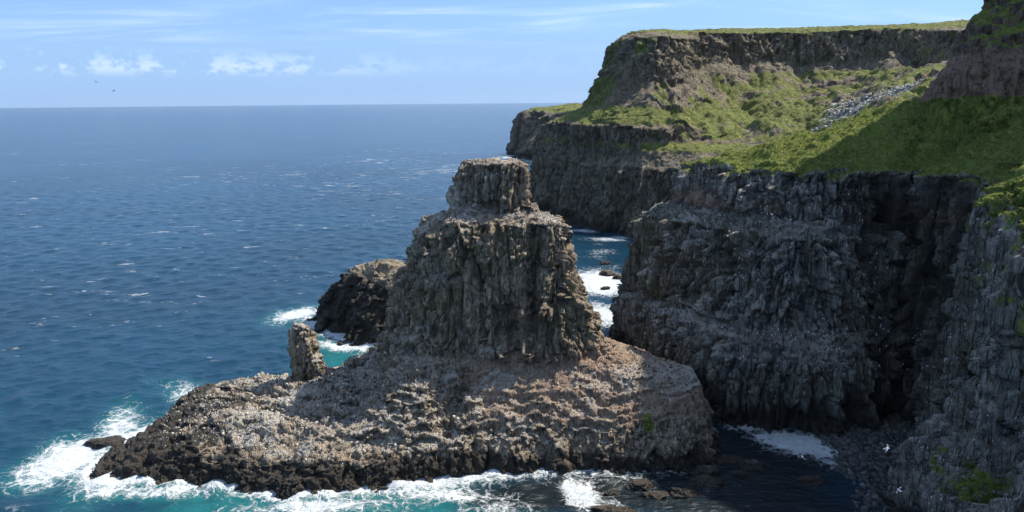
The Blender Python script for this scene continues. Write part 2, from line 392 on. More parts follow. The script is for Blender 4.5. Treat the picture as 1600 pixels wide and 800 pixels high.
ISLET = [
 (-5, [(-104,352),(-90,328),(-64,304),(-36,296),(-22,320),(-34,370),(-84,372)]),
 (0, [(-97,350),(-86,331),(-62,311),(-38,302),(-27,320),(-38,364),(-80,366)]),
 (12, [(-88,348),(-80,334),(-60,317),(-38,308),(-31,322),(-41,358),(-76,360)]),
 (24, [(-78,345),(-72,336),(-56,326),(-40,318),(-36,326),(-45,350),(-70,353)]),
 (27.5, [(-69,343),(-64,337),(-54,332),(-44,328),(-42,332),(-48,345),(-63,348)]),
 (29.5, [(-62,341),(-56,336),(-49,334),(-47,337),(-52,343)]),
]
LAND = [   # middle cliff, bay and near right cliff, with the grass slope above them
 (-5, [(34,310),(40,272),(52,240),(60,222),(80,215),(97,213),(106,216),(114,222),(111,208),(92,190),(86,172),(80,150),(75,120),(70,80),(260,60),(330,260),(280,440),(160,460),(120,420),(90,392),(62,350)]),
 (0, [(39,307),(45,275),(57,245),(64,227),(80,221),(97,219),(111,222),(122,231),(124,219),(103,190),(95,172),(88,150),(81,120),(76,80),(260,64),(326,262),(276,436),(160,454),(124,414),(96,386),(66,345)]),
 (20, [(40.5,305),(48,273),(59.5,248),(67,231),(81,225),(98,223),(112,226),(124,238),(128,222),(110,191),(100,172),(90,150),(82.5,120),(77,80),(260,66),(324,264),(270,432),(160,450),(126,412),(100,382),(70,342)]),
 (25, [(42,304),(50,274),(62,251),(70,235),(83,229),(99,227),(112,229),(125,240),(130,223),(113,192),(103,172),(92,150),(84,120),(78,80),(260,68),(322,266),(268,430),(160,448),(128,410),(102,380),(72,340)]),
 (28, [(44,303),(54,276),(66,256),(74,240),(85,233.5),(100,231),(113,233),(126,242),(131,224),(115,192),(105,172),(94,150),(85,120),(79,80),(260,68),(322,266),(268,430),(160,448),(128,410),(102,380),(72,340)]),
 (56, [(49.5,302),(60,280),(70,264),(80,250),(89,243),(102,240),(116,243),(130,249),(134,226),(121,193),(108,170),(98,150),(90,120),(84,80),(260,72),(318,266),(264,424),(160,442),(130,404),(104,370),(76,336)]),
 (61, [(60,302),(68,284),(77,268),(86,257),(94,250),(105,246),(117,247),(131,251),(134.5,226),(122,193),(108.5,170),(98.5,150),(90.5,120),(84.5,80),(260,74),(316,266),(262,422),(160,438),(130,400),(108,360),(84,330)]),
 (75.5, [(66,298),(72,284),(81,271),(90,261),(98,254),(108,250),(119,250),(132,253),(135.5,226),(123,193),(109.5,170),(99.5,150),(91.5,120),(85.5,80),(260,78),(312,266),(258,416),(160,420),(134,380),(112,350),(88,318)]),
 (78, [(72,293),(77,282),(85,274),(93,265),(101,259),(110,254.5),(121,254),(135,256),(138,226),(125,193),(111.5,170),(101.5,150),(93,120),(87,80),(260,80),(310,266),(254,410),(160,400),(134,350),(112,326),(88,304)]),
 (82, [(92,291),(94,284),(100,274),(108,267),(116,262),(126,260),(141,258),(143,228),(129,193),(114,170),(104,150),(96,120),(90,80),(260,82),(308,266),(250,400),(170,370),(136,320),(112,305)]),
 (88, [(114,293),(116,283),(121,273),(130,267),(146,262),(150,228),(138,193),(122,170),(110,150),(101,120),(95,80),(260,84),(304,266),(240,380),(170,340),(134,305)]),
 (94, [(132,295),(133,284),(138,273),(150,264),(158,228),(149,193),(133,170),(118,150),(107,120),(100,80),(260,86),(300,266),(230,360),(176,330),(146,308)]),
 (100, [(154,300),(148,286),(152,272),(163,260),(172,226),(164,190),(148,165),(128,145),(114,120),(106,80),(260,90),(296,266),(224,350),(180,322)]),
]
CRAG = [
 (84, [(138,267),(146,250),(158,240),(176,222),(200,205),(300,200),(330,300),(250,350),(180,330),(152,300)]),
 (98, [(142,267),(148,256),(160,246),(178,230),(202,212),(298,206),(324,300),(246,344),(184,324),(157,297)]),
 (108, [(145,268),(151,258),(163,248),(180,233),(204,216),(296,210),(320,300),(244,340),(186,320),(160,295)]),
 (113, [(149,269),(154,260),(166,251),(182,237),(206,221),(294,214),(316,300),(242,336),(188,316),(163,293)]),
 (120, [(155,272),(161,263),(171,255),(186,241),(210,226),(292,218),(312,300),(240,332),(190,312),(168,292)]),
 (138, [(170,279),(175,269),(183,262),(195,250),(216,236),(290,226),(306,300),(236,326),(196,308),(182,296)]),
 (208, [(173,281),(177,271),(185,264),(197,252),(217,239),(288,230),(302,299),(234,322),(198,305),(184,294)]),  # unseen height added above the visible crag to cast shade on the stack
 (216, [(181,284),(185,276),(194,267),(218,254),(280,248),(294,294),(232,312),(202,300)]),
]
HEAD = [
 (-8, [(4,760),(22,668),(42,608),(66,580),(88,558),(114,536),(126,500),(130,440),(500,430),(760,700),(760,1150),(220,1300),(60,1060),(14,880)]),
 (0, [(12,760),(30,670),(50,614),(70,590),(90,566),(117,545),(130,500),(136,440),(500,436),(750,700),(750,1140),(220,1290),(66,1060),(22,880)]),
 (48, [(24,760),(41,682),(56,632),(78,606),(98,582),(124,560),(146,520),(160,446),(500,442),(740,700),(740,1130),(225,1280),(76,1060),(34,880)]),
 (54, [(28,760),(45,686),(60,638),(82,611),(104,590),(132,566),(152,525),(164,448),(500,444),(738,700),(738,1128),(226,1276),(80,1060),(38,880)]),
 (64, [(31,762),(48,690),(63,643),(86,616),(110,597),(138,582),(164,566),(176,530),(174,450),(500,446),(736,700),(736,1126),(228,1272),(84,1060),(42,880)]),
 (67, [(33,763),(50,693),(60,648),(86,620),(114,602),(148,590),(172,580),(184,540),(182,450),(500,450),(734,700),(734,1120),(230,1268),(88,1060),(46,880)]),
 (79, [(37,765),(47,700),(58,652),(84,622),(118,606),(156,602),(180,612),(204,602),(214,560),(206,500),(196,450),(500,452),(730,700),(730,1110),(232,1260),(92,1060),(50,880)]),
 (92, [(60,775),(63,700),(66,662),(86,646),(108,638),(132,636),(150,640),(170,664),(200,676),(235,650),(242,590),(238,540),(224,490),(214,450),(500,456),(724,700),(724,1100),(240,1250),(110,1060),(72,880)]),
 (110, [(72,780),(74,712),(80,680),(94,662),(112,655),(134,652),(150,668),(168,694),(200,712),(250,716),(290,680),(294,610),(288,560),(276,500),(262,450),(500,458),(718,700),(718,1090),(246,1240),(120,1060),(84,880)]),
 (126, [(80,785),(82,724),(86,692),(100,670),(120,662),(136,668),(152,698),(172,726),(205,738),(280,742),(325,716),(347,640),(338,560),(326,500),(318,455),(500,462),(710,700),(710,1080),(252,1230),(130,1060),(94,880)]),
 (134, [(82,788),(84,728),(89,696),(103,675),(120,667),(137,676),(154,706),(176,736),(207,747),(282,752),(330,724),(353,642),(344,560),(331,500),(322,458),(500,464),(708,700),(708,1076),(254,1226),(134,1060),(98,880)]),
 (153, [(88,792),(90,736),(95,704),(108,684),(121,678),(139,688),(157,720),(180,746),(210,756),(284,760),(338,732),(364,644),(352,560),(338,500),(328,462),(500,466),(704,700),(704,1070),(258,1220),(140,1060),(104,880)]),
 (162, [(112,800),(114,750),(122,728),(132,724),(142,727),(162,744),(184,754),(212,760),(285,764),(342,736),(370,646),(357,560),(342,500),(332,466),(500,470),(700,700),(700,1060),(262,1210),(150,1060),(120,880)]),
 (168, [(170,900),(170,820),(220,800),(300,795),(400,760),(460,650),(440,560),(420,500),(500,490),(680,700),(680,1000),(300,1160)]),
]
HEAD = [(z, [((x + 11) if (x < 112 and z >= 92 and y > 655) else x, y) for x, y in p]) for z, p in HEAD]
CAPE = [
 (-8, [(-6,1470),(22,1372),(90,1290),(300,1290),(420,1500),(400,1900),(60,1900),(8,1600)]),
 (0, [(3,1470),(30,1380),(100,1300),(290,1300),(410,1500),(390,1890),(68,1890),(16,1600)]),
 (45, [(16,1475),(40,1400),(110,1318),(286,1310),(400,1500),(380,1880),(76,1880),(28,1600)]),
 (80, [(30,1480),(54,1420),(120,1340),(282,1320),(390,1500),(370,1870),(84,1870),(42,1600)]),
 (86, [(42,1484),(70,1430),(130,1356),(278,1330),(380,1500),(360,1860),(94,1860),(56,1600)]),
]

def make_land(contours, bounds, step, voxel, warp, wscale, s, amp, flat_amp, zcut=-2.5, seed=0, presmooth=4, terr=None):
    x0, x1, y0, y1 = bounds
    nx = int((x1 - x0) / step) + 1; ny = int((y1 - y0) / step) + 1
    X, Y = np.meshgrid(x0 + np.arange(nx) * step, y0 + np.arange(ny) * step)
    P = np.stack([X.ravel() / wscale, Y.ravel() / wscale, np.full(X.size, seed * 3.7)], 1)
    wx = fbm(P, 4, seed + 40) * warp; wy = fbm(P + 50, 4, seed + 50) * warp
    # angular buttresses: cellular warp
    c, a, b = voronoi(P * 1.3, seed + 3)
    wx += (c - .5) * warp * .9; c2, _, _ = voronoi(P * 1.3 + 9, seed + 4); wy += (c2 - .5) * warp * .9
    h, ds = landform(contours, X + wx.reshape(X.shape), Y + wy.reshape(X.shape))
    if terr is not None: h = terr(X, Y, h)
    v, f = solid_from_height(h, x0, y0, step)
    v, f = remeshed(v, f, voxel, zcut)
    n = smooth_n(v, f, normals(v, f), presmooth)
    return v, f, n, h

def grow_attrs(v0, n0, v, f): return smooth_n(v, f, normals(v, f), 1)

def col_mix(*cols): return np.stack(cols, 1).astype(np.float32)

# ------------------------------------------------------------------ main sea stack
M_STACK = rock_material('stack_rock', (0.29, 0.237, 0.178), 1.0, 1.0)
def build_main():
    def terr(X, Y, h):
        def carve(h, a, b, dep, w):
            ax, ay = a; bx, by = b; L = (bx - ax) ** 2 + (by - ay) ** 2
            t = np.clip(((X - ax) * (bx - ax) + (Y - ay) * (by - ay)) / L, 0, 1)
            d = np.hypot(X - ax - t * (bx - ax), Y - ay - t * (by - ay))
            return h - dep * np.exp(-(d / w) ** 2) * ss(h, 6, 9)
        P = np.stack([X.ravel() / 22, Y.ravel() / 22, X.ravel() * 0], 1)
        nz = fbm(P, 4, 62).reshape(X.shape); nf = fbm(P * 5, 3, 63).reshape(X.shape)
        h = carve(h, (-13, 216), (-19, 201), 5.0, 2.6); h = carve(h, (-48, 238), (-46, 204), 3.2, 3.0); h = carve(h, (-33, 205), (-60, 210), 1.0, 2.0)
        for a_, b_, dd in (((-99, 236), (-52, 216), 1.8), ((-92, 225), (-50, 208), 1.6), ((-78, 244), (-52, 229), 1.5), ((-70, 214), (-40, 202), 1.2), ((-8, 207), (34, 206), 1.4), ((-10, 213), (30, 211), 1.0)):
            h = carve(h, a_, b_, dd, .9 + .8 * np.clip(nf + .3, 0, 1))
        h = h + 2.5 * np.exp(-((X + 30) / 9) ** 2 - ((Y - 208) / 8) ** 2)
        st = 2.6; ph = (h + nz * 4.5 + nf * .9) / st; fr = ph - np.floor(ph)
        k = ss(h, 6.8, 8) * (1 - ss(h, 17, 22)) * np.clip(.75 + nz * 1.2, .15, 1)
        return h + k * (ss(fr, .0, .32) - fr) * st * .8
    v, f, n, h = make_land(MAIN, (-128, 72, 174, 288), 0.45, 0.34, 1.7, 9.0, 1.0, 1.0, 1.0, seed=1, terr=terr, presmooth=3)
    x, y, z = v.T
    steep0 = ss(1 - n[:, 2], .25, .6)
    # stepped ledges on the gentle lower rock
    hi = ss(z, 24, 28)
    va = rock_displace(v, n, 1.0, 1.0, .6, 1.0, 1.0, .45); vb = rock_displace(v, n, .85, .8, 1.0, .5, .6); sm = ss(x + fbm(v / 8, 2, 64) * 5, -16, -8) * ss(z, 9, 13); vb = v + (vb - v) * (1 - .58 * sm)[:, None]
    v2 = va * hi[:, None] + vb * (1 - hi)[:, None]
    # deep gullies down the shaft
    for gx, gy, dpt, wd in ((6.2, 219, 5.0, 1.6), (2.0, 219, -2.4, 1.3), (11.5, 219, -1.6, 2.2), (-3.5, 219, 1.8, 1.0), (-9, 219, 1.5, .9), (-14, 219, 1.6, 1.0), (-20, 221, 2.0, 1.1), (-26, 223, 1.8, 1.2)):
        wob = fbm(np.stack([z / 11, z * 0, z * 0 + gx], 1), 3, 71) * 1.8
        g = np.exp(-((x - gx - wob) / wd) ** 2) * ss(z, 24, 30) * (1 - ss(z, 63, 68)) * (y < 234) * steep0
        v2[:, 1] += g * dpt
    fr = (y < 232)
    v2[:, 1] -= fr * 3.4 * np.exp(-((x + 1) / 7.5) ** 2 - ((z - 28) / 2.6) ** 2)
    v2[:, 1] += fr * 2.4 * np.exp(-((x - 0) / 6) ** 2 - ((z - 33.5) / 2.0) ** 2)
    v = v2; n = smooth_n(v, f, normals(v, f), 1)
    x, y, z = v.T
    steep = ss(1 - n[:, 2], .3, .65); N1 = fbm(v / 7, 4, 81); N2 = fbm(v / 20, 3, 82)
    tipd = ss(-x + N1 * 10 + N2 * 10, 72, 92)
    wl = 5.4 + N1 * 2.6 + tipd * 8.5 - 1.5 * ss(x, -30, 30)
    wet = 1 - ss(z - wl, -.8, .9)
    gua = (0.30 + .55 * (1 - steep)) * ss(z, 4, 8) + N1 * .25
    gua = np.where((z > 24), gua * .5 + N1 * .35 + .22 * ss(-x, 5, 30), gua)
    gua = np.clip(gua + .25 * ss(z, 62, 66), 0, 1)
    pat = ss(fbm(v / 10 + 77, 4, 85), -.25, .35)
    gua = gua * (.45 + .55 * pat) + .4 * ss(-x, 28, 42) * ss(z, 7, 9) * (1 - ss(z, 18, 22)) * (.6 + .4 * pat)
    red = ss(x, -20, 0) * ss(z, 7, 15) * (1 - ss(z, 27, 31)) * (.75 + N2 * .5) + .45 * ss(-x, -5, 12) * ss(x, -22, -12) * ss(z, 8, 20) * (1 - ss(z, 24, 28))
    red = np.clip(red + .5 * ss(z, 80, 81) , 0, 1)
    lich = ss(z, 24, 34) * np.clip(.45 + N2 * 1.2, 0, 1) * steep
    gr = np.exp(-(((x - 37.5) / 3.6) ** 2 + ((z - 12) / 4.5) ** 2)) * (y < 212) * 1.1
    gr = np.clip(gr - .25 + N1 * .35, 0, .62)
    stone = np.zeros_like(x)
    o = finish('sea_stack', v, f, {'ma': col_mix(gr, gua, red), 'mb': col_mix(np.clip(wet, 0, 1), lich, stone)}, M_STACK, False)
    tag(o, 'tall blocky grey rock stack with flat square top rising from its broad wave-washed rock shelf', 'sea stack')
    return v, f, n
mainV, mainF, mainN = build_main()

def build_small(name, cont, bounds, step, voxel, warp, ws, s, amp, label, cat, dark, seed, mat=M_STACK, zcut=-2.5, wetz=5):
    v, f, n, h = make_land(cont, bounds, step, voxel, warp, ws, s, amp, 1, seed=seed, zcut=zcut)
    v = rock_displace(v, n, s, amp, 1.0); n = smooth_n(v, f, normals(v, f), 1)
    x, y, z = v.T; N1 = fbm(v / 6, 4, 83 + seed); steep = ss(1 - n[:, 2], .3, .65)
    wet = np.clip(1 - ss(z - wetz - N1 * 4, -2, 2), 0, 1) * (1 if dark else 0)
    gua = np.clip((1 - steep) * .8 + .15 + N1 * .3, 0, 1) * (.5 if dark else 1); lich = np.clip(.4 + N1, 0, 1)
    o = finish(name, v, f, {'ma': col_mix(x * 0, gua, x * 0), 'mb': col_mix(wet, lich, x * 0)}, mat)
    tag(o, label, cat); return v, f, n
build_small('rock_pinnacle', KNOB, (-80, -48, 222, 248), 0.25, 0.25, .3, 4.0, .6, .8,
            'upright narrow rock pillar standing on the low shelf left of the big stack', 'rock pillar', False, 5, zcut=7.0)
isV, isF, isN = build_small('rock_islet', ISLET, (-112, -14, 286, 380), 0.8, 0.55, 3.0, 12, 1.3, .75,
            'black sloping rock islet with pale top in the sea behind the big stack', 'islet', True, 6, wetz=23)

# ------------------------------------------------------------------ cliffs (terrain)
M_CLIFF = rock_material('cliff_rock', (0.225, 0.213, 0.190), 0.9, 1.0)
def build_land():
    v, f, n, h = make_land(LAND, (30, 200, 84, 390), 0.8, 0.45, 2.2, 13.0, 1.2, 1, 1, seed=2)
    x, y, z = v.T
    gentle = ss(n[:, 2], .55, .8)
    onlow = 1 - ss(z, 74, 77)
    d = rock_displace(v, n, 1.2, 1.0, 1.0, 1.8, .8, 1.7) - v
    # vertical jointed ribs
    rib = np.abs(fbm(np.stack([x / 5, y / 5, z / 40], 1), 3, 91)) * -1.6 + .5
    nn = n.copy(); nn[:, 2] = 0
    top = ss(z, 75.5, 78) * gentle
    v2 = v + d * (1 - top)[:, None] + nn * (rib * (1 - gentle))[:, None]
    hum = fbm(v / 9, 4, 92) * 2.1 + np.maximum(fbm(v / 3.2, 3, 93), -.2) * 1.1
    v2[:, 2] += top * hum
    v = v2; n = smooth_n(v, f, normals(v, f), 1); x, y, z = v.T
    steep = ss(1 - n[:, 2], .3, .65); N1 = fbm(v / 7, 4, 94); N2 = fbm(v / 22, 3, 95)
    g = ss(z + N1 * 2.6, 73, 75.8) * (1 - .95 * ss(steep, .9, 1.0) * (1 - ss(z, 76.5, 79)))
    rightw = ss(-(y - 205), 0, 12) * ss(x, 80, 90)
    g = np.maximum(g, rightw * ss(z + N1 * 14 - 54, 0, 14) * ss(N1 + N2 * .6, -.2, .3) * .55)
    g = np.maximum(g, rightw * (1 - ss(z, 28, 36)) * ss(z, 8, 14) * ss(-(y - 168), 0, 8) * ss(N1, -.1, .3) * .6)
    N3 = fbm(v / 13 + 40, 3, 98)
    gua = .02 + N1 * .25 + .7 * ss(N3, .12, .4) * ss(steep * -1, -1.01, -.3 ) + .35 * ss(N3, .2, .45) + .14 * np.exp(-((z - 58) / 3) ** 2) * ss(N2, -.2, .3) + .30 * np.exp(-((z - 26) / 1.2) ** 2) * ss(N1, -.2, .3) + .22 * ss(x, 112, 122) * ss(N2, -.1, .4) * ss(z, 20, 30) + .25 * (1 - steep)
    gua = np.clip(gua, 0, .8) * ss(z, 8, 14)
    red = np.clip(.9 * np.exp(-((z - 64) / 4.0) ** 2) * (.6 + N2) + .35 * np.exp(-((z - 18) / 5) ** 2) * (.5 + N2), 0, .9) * (1 - rightw)
    wet = np.clip(1 - ss(z - 9 - N1 * 5, -3, 3), 0, 1)
    recess_shade = ss(x + N1 * 5, 103, 116) * (.45 + .5 * ss(fbm(v / np.array([6, 6, 30]), 3, 99), -.3, .4)) * (1 - ss(z, 72, 78))  # shade of the recess and near wall, painted in as darker rock
    wet = np.maximum(wet, recess_shade * (1 - .2 * rightw))
    lich = np.clip(.55 + N2 * 1.2, 0, 1) * (z < 60) * (z > 26) * (1 - ss(x, 108, 116) * .7)
    o = finish('cliff', v, f, {'ma': col_mix(np.clip(g, 0, 1), gua, red), 'mb': col_mix(wet, lich, x * 0)}, M_CLIFF, False)
    tag(o, 'dark guano-streaked basalt cliff with grassy slope on top beside the big stack', 'cliff', kind='structure')
    return v, f, n, g
landV, landF, landN, landG = build_land()

M_CRAG = rock_material('crag_rock', (0.135, 0.098, 0.076), 0.8, .25)
def build_crag():
    v, f, n, h = make_land(CRAG, (120, 260, 210, 350), 1.0, 0.75, 2.6, 14, 1.6, 1, 1, seed=3, zcut=80)
    v2 = rock_displace(v, n, 1.5, .6, .8)
    v = v2; n = smooth_n(v, f, normals(v, f), 1); x, y, z = v.T
    steep = ss(1 - n[:, 2], .3, .65); N1 = fbm(v / 9, 4, 96); N2 = fbm(v / 22, 3, 97)
    g = np.clip(ss(n[:, 2], .45, .75) * .9 + ss(z, 116, 126) * .28 + N1 * .2, 0, 1) * ss(z, 112, 118)
    g = np.maximum(g, 1 - ss(z + N1 * 2, 99, 101.5))
    red = np.clip((1 - ss(z, 112, 118)) * .8 + N2 * .3, 0, 1)
    o = finish('crag', v, f, {'ma': col_mix(np.clip(g, 0, 1), x * 0 + .05, red), 'mb': col_mix(x * 0, np.clip(N2, 0, 1), x * 0)}, M_CRAG)
    tag(o, 'steep brown rock crag rising above the shaded grass slope', 'crag', kind='structure')
build_crag()

M_HEAD = rock_material('headland_rock', (0.185, 0.158, 0.122), 0.45, .5, (0.155, 0.188, 0.042))
SCREE = [(217,542),(222,514),(236,496),(262,486),(290,500),(300,530),(290,552),(264,566),(246,582),(230,572)]
def build_head():
    def terr(X, Y, h): return h - 9 * ss(X, 318, 368) * ss(750 - Y, 0, 110) * ss(h, 130, 152)
    v, f, n, h = make_land(HEAD, (-10, 470, 430, 1100), 2.4, 1.25, 4.0, 30, 1, 1, 1, seed=4, terr=terr)
    x, y, z = v.T
    gentle = ss(n[:, 2], .6, .8)
    d = rock_displace(v, n, 2.2, .7, .4, 1.2, .7, 1.0) - v
    nn = n.copy(); nn[:, 2] = 0
    rib = np.abs(fbm(np.stack([x / 13, y / 13, z / 80], 1), 4, 101)) * -8 + 2
    v2 = v + d + nn * (rib * (1 - gentle))[:, None]
    # gullied ribs across the bowl slopes
    bowl = ss(z, 66, 80) * (1 - ss(z, 132, 140)) * ss(x, 100, 120)
    rg = fbm(np.stack([x / 22, y / 46, z * 0], 1), 5, 102)
    v2[:, 2] += bowl * (rg * 8 + np.abs(fbm(np.stack([x / 9, y / 30, z * 0 + 3], 1), 3, 106)) * 3)
    v = v2; n = smooth_n(v, f, normals(v, f), 1); x, y, z = v.T
    steep = ss(1 - n[:, 2], .32, .60); N1 = fbm(v / np.array([14, 14, 26]), 4, 103); N2 = fbm(v / 50, 3, 104)
    led = np.maximum(ss(z + N1 * 1.5, 79.5, 82) * (1 - ss(z + N1 * 3, 92, 95)), .8 * ss(z + N1, 60, 63) * (1 - ss(z + N1, 66.5, 68)))
    g = led * (1 - .5 * ss(steep, .8, 1))
    spur = (1 - ss(x + (z - 120) * .25, 122, 140)) * ss(z, 93, 96)
    ribs = ss(x, 118, 135) * (1 - ss(x, 165, 225)) * ss(z, 86, 96) * (1 - ss(z, 146, 152))
    gb = ss(x, 118, 135) * (1 - ss(z + N1 * 5, 122, 130)) * ss(z, 66, 72)
    g = np.maximum(g, gb * (.68 - .42 * ribs + N1 * (.55 + .4 * ribs) + N2 * .15 - .3 * steep))
    g = np.maximum(g, spur * (.30 + N1 * .8 + .5 * np.exp(-((x - 72) / 10) ** 2)))
    g = np.maximum(g, ss(z + N1 * 3, 156, 162) * (1 - ss(steep, .9, 1)))
    g = np.maximum(g, ss(x, 150, 200) * ss(z, 126, 134) * (1 - ss(z, 150, 156)) * (.15 + N1 * .5))
    sc = ss(sdf(SCREE, x + N1 * 18, y + N2 * 18), -7, 6) * np.clip(.8 + N1 * 1.2, 0, 1)
    g = g * (1 - sc)
    gua = np.clip(.15 + N1 * .4 + .3 * ss(N2, 0, .4), 0, .6) * (1 - ss(z, 50, 66)) * ss(z, 10, 20)
    red = np.clip(.12 * spur + N2 * .3 + .15 * ss(z, 60, 70), 0, .6)
    wet = np.clip(1 - ss(z - 9 - N1 * 5, -4, 4), 0, 1)
    lich = np.clip(.3 + N2, 0, 1)
    o = finish('headland', v, f, {'ma': col_mix(np.clip(g, 0, 1), gua, red), 'mb': col_mix(wet, lich, sc)}, M_HEAD, False)
    tag(o, 'high green-topped headland with dark cliff bands and a grassy bowl beyond the near cliffs', 'headland', kind='structure')
    return v, f, n, sc
headV, headF, headN, headS = build_head()

def build_cape():
    v, f, n, h = make_land(CAPE, (-20, 300, 1270, 1560), 5, 3.0, 12, 60, 1, 1, 1, seed=7)
    v = v + (rock_displace(v, n, 6.0, .7, .3) - v); n = smooth_n(v, f, normals(v, f), 1); x, y, z = v.T
    N1 = fbm(v / 30, 3, 105)
    g = ss(z + N1 * 4, 76, 84) * ss(n[:, 2], .3, .6)
    wet = np.clip(1 - ss(z - 10, -4, 4), 0, 1)
    o = finish('cape', v, f, {'ma': col_mix(g, x * 0 + .1, x * 0 + .1), 'mb': col_mix(wet, x * 0, x * 0)}, M_HEAD)
    tag(o, 'distant low flat-topped cape with sheer cliffs at the edge of the open sea', 'cape', kind='structure')
build_cape()

# ------------------------------------------------------------------ beach under the near right cliff
BEACH = [(86,222),(84,205),(83,190),(80,172),(84,160),(96,160),(108,180),(130,214),(132,240),(112,236),(96,228)]
def beach_z(x, y): return -1.2 + .10 * np.maximum(sdf(BEACH, x, y), -3) + 1.0 * ss(x, 86, 112) + fbm(np.stack([x / 6, y / 6, x * 0], 1), 3, 111).reshape(x.shape) * .35
def build_beach():
    st = .5; xs = np.arange(74, 140, st); ys = np.arange(150, 246, st); X, Y = np.meshgrid(xs, ys)
    Z = beach_z(X.ravel(), Y.ravel()); idx = np.arange(X.size).reshape(X.shape)
    f = np.stack([idx[:-1, :-1], idx[:-1, 1:], idx[1:, 1:], idx[1:, :-1]], -1).reshape(-1, 4)
    v = np.stack([X.ravel(), Y.ravel(), Z], 1)
    m, t, b, pos = material('wet_shingle')
    c = t.new('ShaderNodeSeparateColor', {0: t.voro(pos, 1.6, 'Color')}).outputs[0]
    e = t.voro(pos, 1.6, 'Distance', 'DISTANCE_TO_EDGE')
    t.l.new(t.mix(c, (0.02, 0.021, 0.022), (0.055, 0.054, 0.052)), b.inputs['Base Color']); b.inputs['Roughness'].default_value = .6
    t.l.new(t.new('ShaderNodeBump', {'Strength': 1.0, 'Distance': .3, 'Height': t.ramp(e, 0, .25)}).outputs[0], b.inputs['Normal'])
    tag(finish('beach', v, f, {}, m), 'dark stony beach at the foot of the near cliff', 'beach', kind='structure')
build_beach()

# ------------------------------------------------------------------ scattered stones, tussocks and colony birds (merged masses)
def sample_faces(v, f, n, weight, count):
    fc = v[f].mean(1); a = np.linalg.norm(np.cross(v[f[:, 2]] - v[f[:, 0]], v[f[:, 3]] - v[f[:, 1]]), axis=1) * .5
    w = a * np.maximum(weight[f].mean(1), 0); s = w.sum()
    if s <= 0: return np.zeros((0, 3)), np.zeros((0, 3))
    k = rng.choice(len(f), count, p=w / s); u = rng.random((count, 2))
    p = (v[f[k, 0]] * ((1 - u[:, :1]) * (1 - u[:, 1:])) + v[f[k, 1]] * (u[:, :1] * (1 - u[:, 1:])) + v[f[k, 2]] * (u[:, :1] * u[:, 1:]) + v[f[k, 3]] * ((1 - u[:, :1]) * u[:, 1:]))
    return p, n[f[k, 0]]

def rot_rand(count, tilt=1.0):
    a = rng.random(count) * 2 * np.pi; b = (rng.random(count) - .5) * np.pi * tilt; c = (rng.random(count) - .5) * np.pi * tilt
    ca, sa, cb, sb, cc, sc = np.cos(a), np.sin(a), np.cos(b), np.sin(b), np.cos(c), np.sin(c)
    Rm = np.zeros((count, 3, 3))
    Rm[:, 0, 0] = ca * cb; Rm[:, 0, 1] = ca * sb * sc - sa * cc; Rm[:, 0, 2] = ca * sb * cc + sa * sc
    Rm[:, 1, 0] = sa * cb; Rm[:, 1, 1] = sa * sb * sc + ca * cc; Rm[:, 1, 2] = sa * sb * cc - ca * sc
    Rm[:, 2, 0] = -sb; Rm[:, 2, 1] = cb * sc; Rm[:, 2, 2] = cb * cc
    return Rm

def scatter(name, p, size, base_v, base_f, mat, colors, jitter=.3, tilt=1.0, squash=(1, 1, 1), smooth=False):
    n = len(p); k = len(base_v)
    bv = base_v[None] * (1 + (rng.random((n, k, 3)) - .5) * 2 * jitter) * np.array(squash)
    Rm = rot_rand(n, tilt)
    vv = np.einsum('nij,nkj->nki', Rm, bv) * size[:, None, None] + p[:, None]
    ff = base_f[None] + (np.arange(n) * k)[:, None, None]
    cc = np.repeat(colors, k, 0) if colors.ndim == 2 else colors.reshape(-1, 3)
    return finish(name, vv.reshape(-1, 3), ff.reshape(-1, base_f.shape[1]), {'tint': cc}, mat, smooth)

CUBE_V = np.array([(x, y, z) for x in (-.5, .5) for y in (-.5, .5) for z in (-.5, .5)], float)
CUBE_F = np.array([(0, 1, 3, 2), (4, 6, 7, 5), (0, 4, 5, 1), (2, 3, 7, 6), (0, 2, 6, 4), (1, 5, 7, 3)])
def tint_mat(name, rough=.9, sheen=0.0):
    m, t, b, pos = material(name)
    a = t.new('ShaderNodeAttribute', attribute_name='tint').outputs[0]
    n = t.noise(pos, 4.0, 3, .6)
    t.l.new(t.mix(1.0, a, t.mix(t.ramp(n, .3, .7), (.75, .75, .75), (1.15, 1.15, 1.15)), 'MULTIPLY'), b.inputs['Base Color'])
    b.inputs['Roughness'].default_value = rough; b.inputs['Specular IOR Level'].default_value = .25
    return m
M_STONE = tint_mat('loose_stone'); M_TUFT = tint_mat('tussock', .8)
_t = NT(M_TUFT.node_tree); _b = [q for q in _t.n if q.type == 'BSDF_PRINCIPLED'][0]; _o = [q for q in _t.n if q.type == 'OUTPUT_MATERIAL'][0]
_tr = _t.new('ShaderNodeBsdfTranslucent', {'Color': _b.inputs['Base Color'].links[0].from_socket})
_t.l.new(_t.new('ShaderNodeMixShader', {0: .42, 1: _b.outputs[0], 2: _tr.outputs[0]}).outputs[0], _o.inputs[0])
M_STONE = M_STONE; M_FEATHER = tint_mat('feathers', .7)

def pal(count, cols, probs, var=.2):
    k = rng.choice(len(cols), count, p=np.array(probs) / sum(probs))
    return np.array(cols)[k] * (1 + (rng.random((count, 1)) - .5) * 2 * var)

